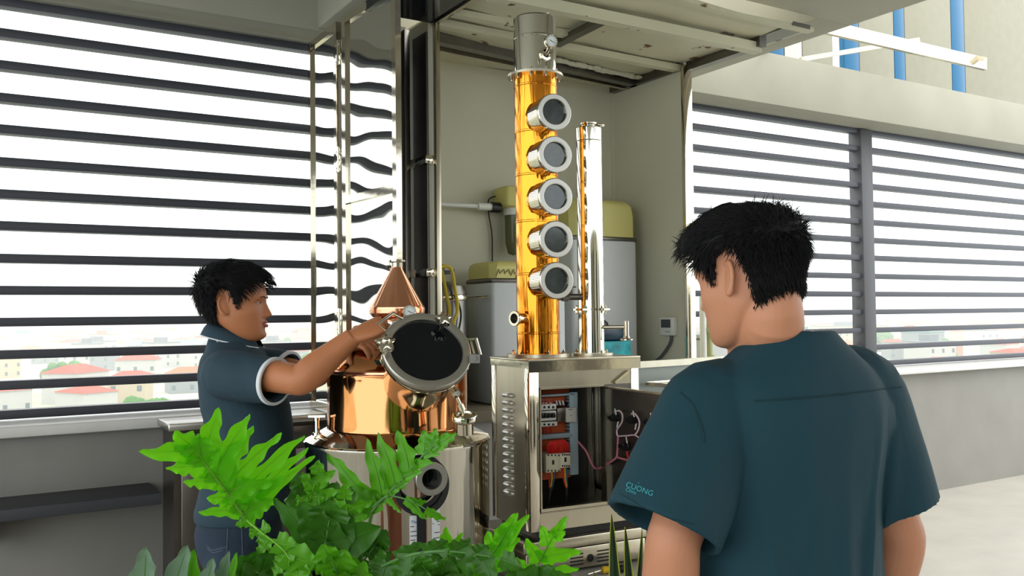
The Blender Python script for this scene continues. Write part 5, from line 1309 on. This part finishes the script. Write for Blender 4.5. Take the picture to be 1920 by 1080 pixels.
TREES = ((278, 150, 3.2, 5.6), (440, 240, 4, 5), (560, 300, 5, 5), (520, 480, 6, 6), (120, 260, 5, 5), (1330, 420, 7, 6), (1500, 300, 5, 5), (1650, 480, 7, 6), (1400, 260, 5, 4), (1760, 350, 6, 6))
spots = [place(x, D) for x, D, _, _ in TREES]+[place(318, 430)+V((q, 0, 0)) for q in (-14, 0, 14)]+[place(1590, 520)+V((q, -q*.6, 0)) for q in (-20, 0, 20)]; meta = []; used = set()
for i in range(250):
    left = rnd.random() < .62
    x = rnd.uniform(-60, 600) if left else rnd.uniform(1270, 1960)
    D = 200*math.exp(rnd.random()*1.6)
    p = place(x, D)
    if any((p-q).length < 21 for q in spots): continue
    spots.append(p); k = rnd.randrange(12)
    o = protos[k] if k not in used else protos[k].copy()
    if k in used: COL.objects.link(o)
    used.add(k); o.location = (p.x, p.y, -20); o.rotation_euler.z = rnd.uniform(-.6, .9)
    meta.append((o['group'], 'left' if left else 'right', 'nearest' if D < 290 else ('second' if D < 420 else ('third' if D < 600 else 'farthest')), x, o))
for k, o in enumerate(protos):
    if k not in used: p = place(300+10*k, 640+20*k); o.location = (p.x, p.y, -20); meta.append((o['group'], 'left', 'farthest', 300+10*k, o)); spots.append(p)
cells = {}
for m in meta: cells.setdefault(m[:3], []).append(m)
ORD = 'first second third fourth fifth sixth seventh eighth ninth tenth eleventh twelfth thirteenth fourteenth fifteenth sixteenth seventeenth eighteenth nineteenth twentieth twenty-first twenty-second twenty-third twenty-fourth twenty-fifth'.split()
for (g, side, band), ms in cells.items():
    ms.sort(key=lambda m: m[3]); kind = g.replace(' of the city', '').replace('hazy ', '')
    for i, m in enumerate(ms):
        m[4]['label'] = '%s from the left of the %s %s, %s row, seen through the %s louvres' % (ORD[min(i, 24)], 'orange-roofed' if 'orange' in kind else kind.split()[0]+'-roofed', ' '.join(kind.split()[1:]), band, side)
p = place(318, 430); g = obj('warehouse', B().box((-17, -8, 0), (17, 8, 9)).add([(-17.5, -8.5, 9), (17.5, -8.5, 9), (17.5, 8.5, 9), (-17.5, 8.5, 9), (-17, 0, 11), (17, 0, 11)], [(0, 1, 5, 4), (1, 2, 5), (2, 3, 4, 5), (3, 0, 4)]), roof_c[2], None, 0)
tag(g, 'long grey warehouse among the hazy houses behind the man in the polo shirt', 'building'); g.location = (p.x, p.y, -20); g.rotation_euler.z = -.5
p = place(1590, 520); g = obj('office_block', house_mesh(40, 14, 13, 1), [wall_c[0], roof_c[2], winm], None, 0)
tag(g, 'wide cream office block beyond the right louvres', 'building'); g.location = (p.x, p.y, -20); g.rotation_euler.z = -.55
# far fabric of the city: too many and too small to count
b = B()
mi = [0, 1, 2, 3, 4, 5]
for i in range(2600):
    x = rnd.uniform(-150, 700) if rnd.random() < .6 else rnd.uniform(1200, 2100); D = 640*math.exp(rnd.random()*1.4); p = place(x, D)
    if any(abs(p.x-q.x)+abs(p.y-q.y) < 46 for q in spots): continue
    w = rnd.uniform(6, 14); h = rnd.uniform(4, 12); b.mi = rnd.choice((0, 1, 2, 3))
    b.box((p.x-w, p.y-w, -20), (p.x+w, p.y+w, -20+h)); b.mi = rnd.choice((4, 4, 5, 6)); b.box((p.x-w, p.y-w, -20+h), (p.x+w, p.y+w, -18.5+h))
far = obj('distant_rooftops', b, wall_c+roof_c[:3], None, 0); tag(far, 'countless tiny rooftops fading into the haze towards the horizon', 'rooftops', None, 'stuff')
# trees
tl = mat('tree_foliage', (74, 120, 60), .8); pl_ = mat('palm_frond', (70, 128, 70), .7)
def tree(p, r, h, seed, lab):
    rd = random.Random(seed); t = thing('tree', lab, 'tree', p, 'green trees among the far houses'); b = B()
    for k in range(26):
        a = rd.uniform(0, 6.28); q = rd.uniform(0, 1)**.5*r; b.ball((p.x+q*math.cos(a), p.y+q*math.sin(a), p.z+h+rd.uniform(-r*.6, r*.6)), rd.uniform(.25, .45)*r, 8, 5)
    obj('crown', b, tl, t, 0); obj('trunk', B().cyl(p, p+V((0, 0, h)), r*.08, n=8), mat('far_bark', (110, 96, 76), .9) if 'far_bark' not in MATS else MATS['far_bark'], t)
for k, (x, D, r, h) in enumerate(TREES):
    p = place(x, D); p.z = -20; tree(p, r, h, k, 'hazy round green tree, %s from the left among the far houses' % ORD[(1, 2, 4, 3, 0, 5, 7, 8, 6, 9)[k]])
p = place(308, 125); p.z = -20
pm = thing('palm_tree', 'palm tree with drooping fronds below the left louvres', 'tree', p)
obj('trunk', B().tube([p, p+V((.2, 0, 4)), p+V((.1, 0, 9))], [.3, .2], 10, smooth=4), MATS['far_bark'], pm)
b = B(); top_ = p+V((.1, 0, 9.2))
for k in range(16):
    a = k*2*PI/16; d = V((math.cos(a), math.sin(a), 0)); el = rnd.uniform(-.2, 1.0); rows_ = []
    sd = V((-d.y, d.x, 0))
    for i in range(11):
        s = i/10; c = top_+d*3.4*s+V((0, 0, (el*1.6)*s-2.6*s*s)); w = .75*math.sin(PI*min(1, s*.9+.1)); rows_.append([c-sd*w-V((0, 0, w*.7)), c-sd*w*.4-V((0, 0, w*.2)), c, c+sd*w*.4-V((0, 0, w*.2)), c+sd*w-V((0, 0, w*.7))])
    obj('frond', B().sheet(rows_, .03, (0, 0, 1)), pl_, pm, 0)
# hills and haze
b = B(); P = []
for i in range(80):
    x = 1400+i*45; h = 60+40*math.sin(i*.11)+16*math.sin(i*.37+1)+8*noise.noise(V((i*.3, 0, 0)))
    P.append([V((x-600, 4300+x*-.3, -20)), V((x-600, 4400+x*-.3, -20+h)), V((x-600, 4700+x*-.3, -20))])
struct('hills', B().sheet(P, 2, (0, 0, -1)), mat('hill_green', (96, 116, 96), .9), 'low hazy hills on the horizon at the right')
hz = bpy.data.materials.new('haze'); hz.use_nodes = True; n_ = hz.node_tree; n_.nodes.remove(n_.nodes['Principled BSDF'])
vs = n_.nodes.new('ShaderNodeVolumeScatter'); vs.inputs['Color'].default_value = (.93, .97, 1, 1); vs.inputs['Density'].default_value = HAZE; vs.inputs['Anisotropy'].default_value = 0
n_.links.new(vs.outputs[0], n_.nodes['Material Output'].inputs['Volume'])
hb_ = struct('haze', cube((-2400, 60, -19.9), (4100, 5000, 45)), hz, 'thin haze lying over the city')
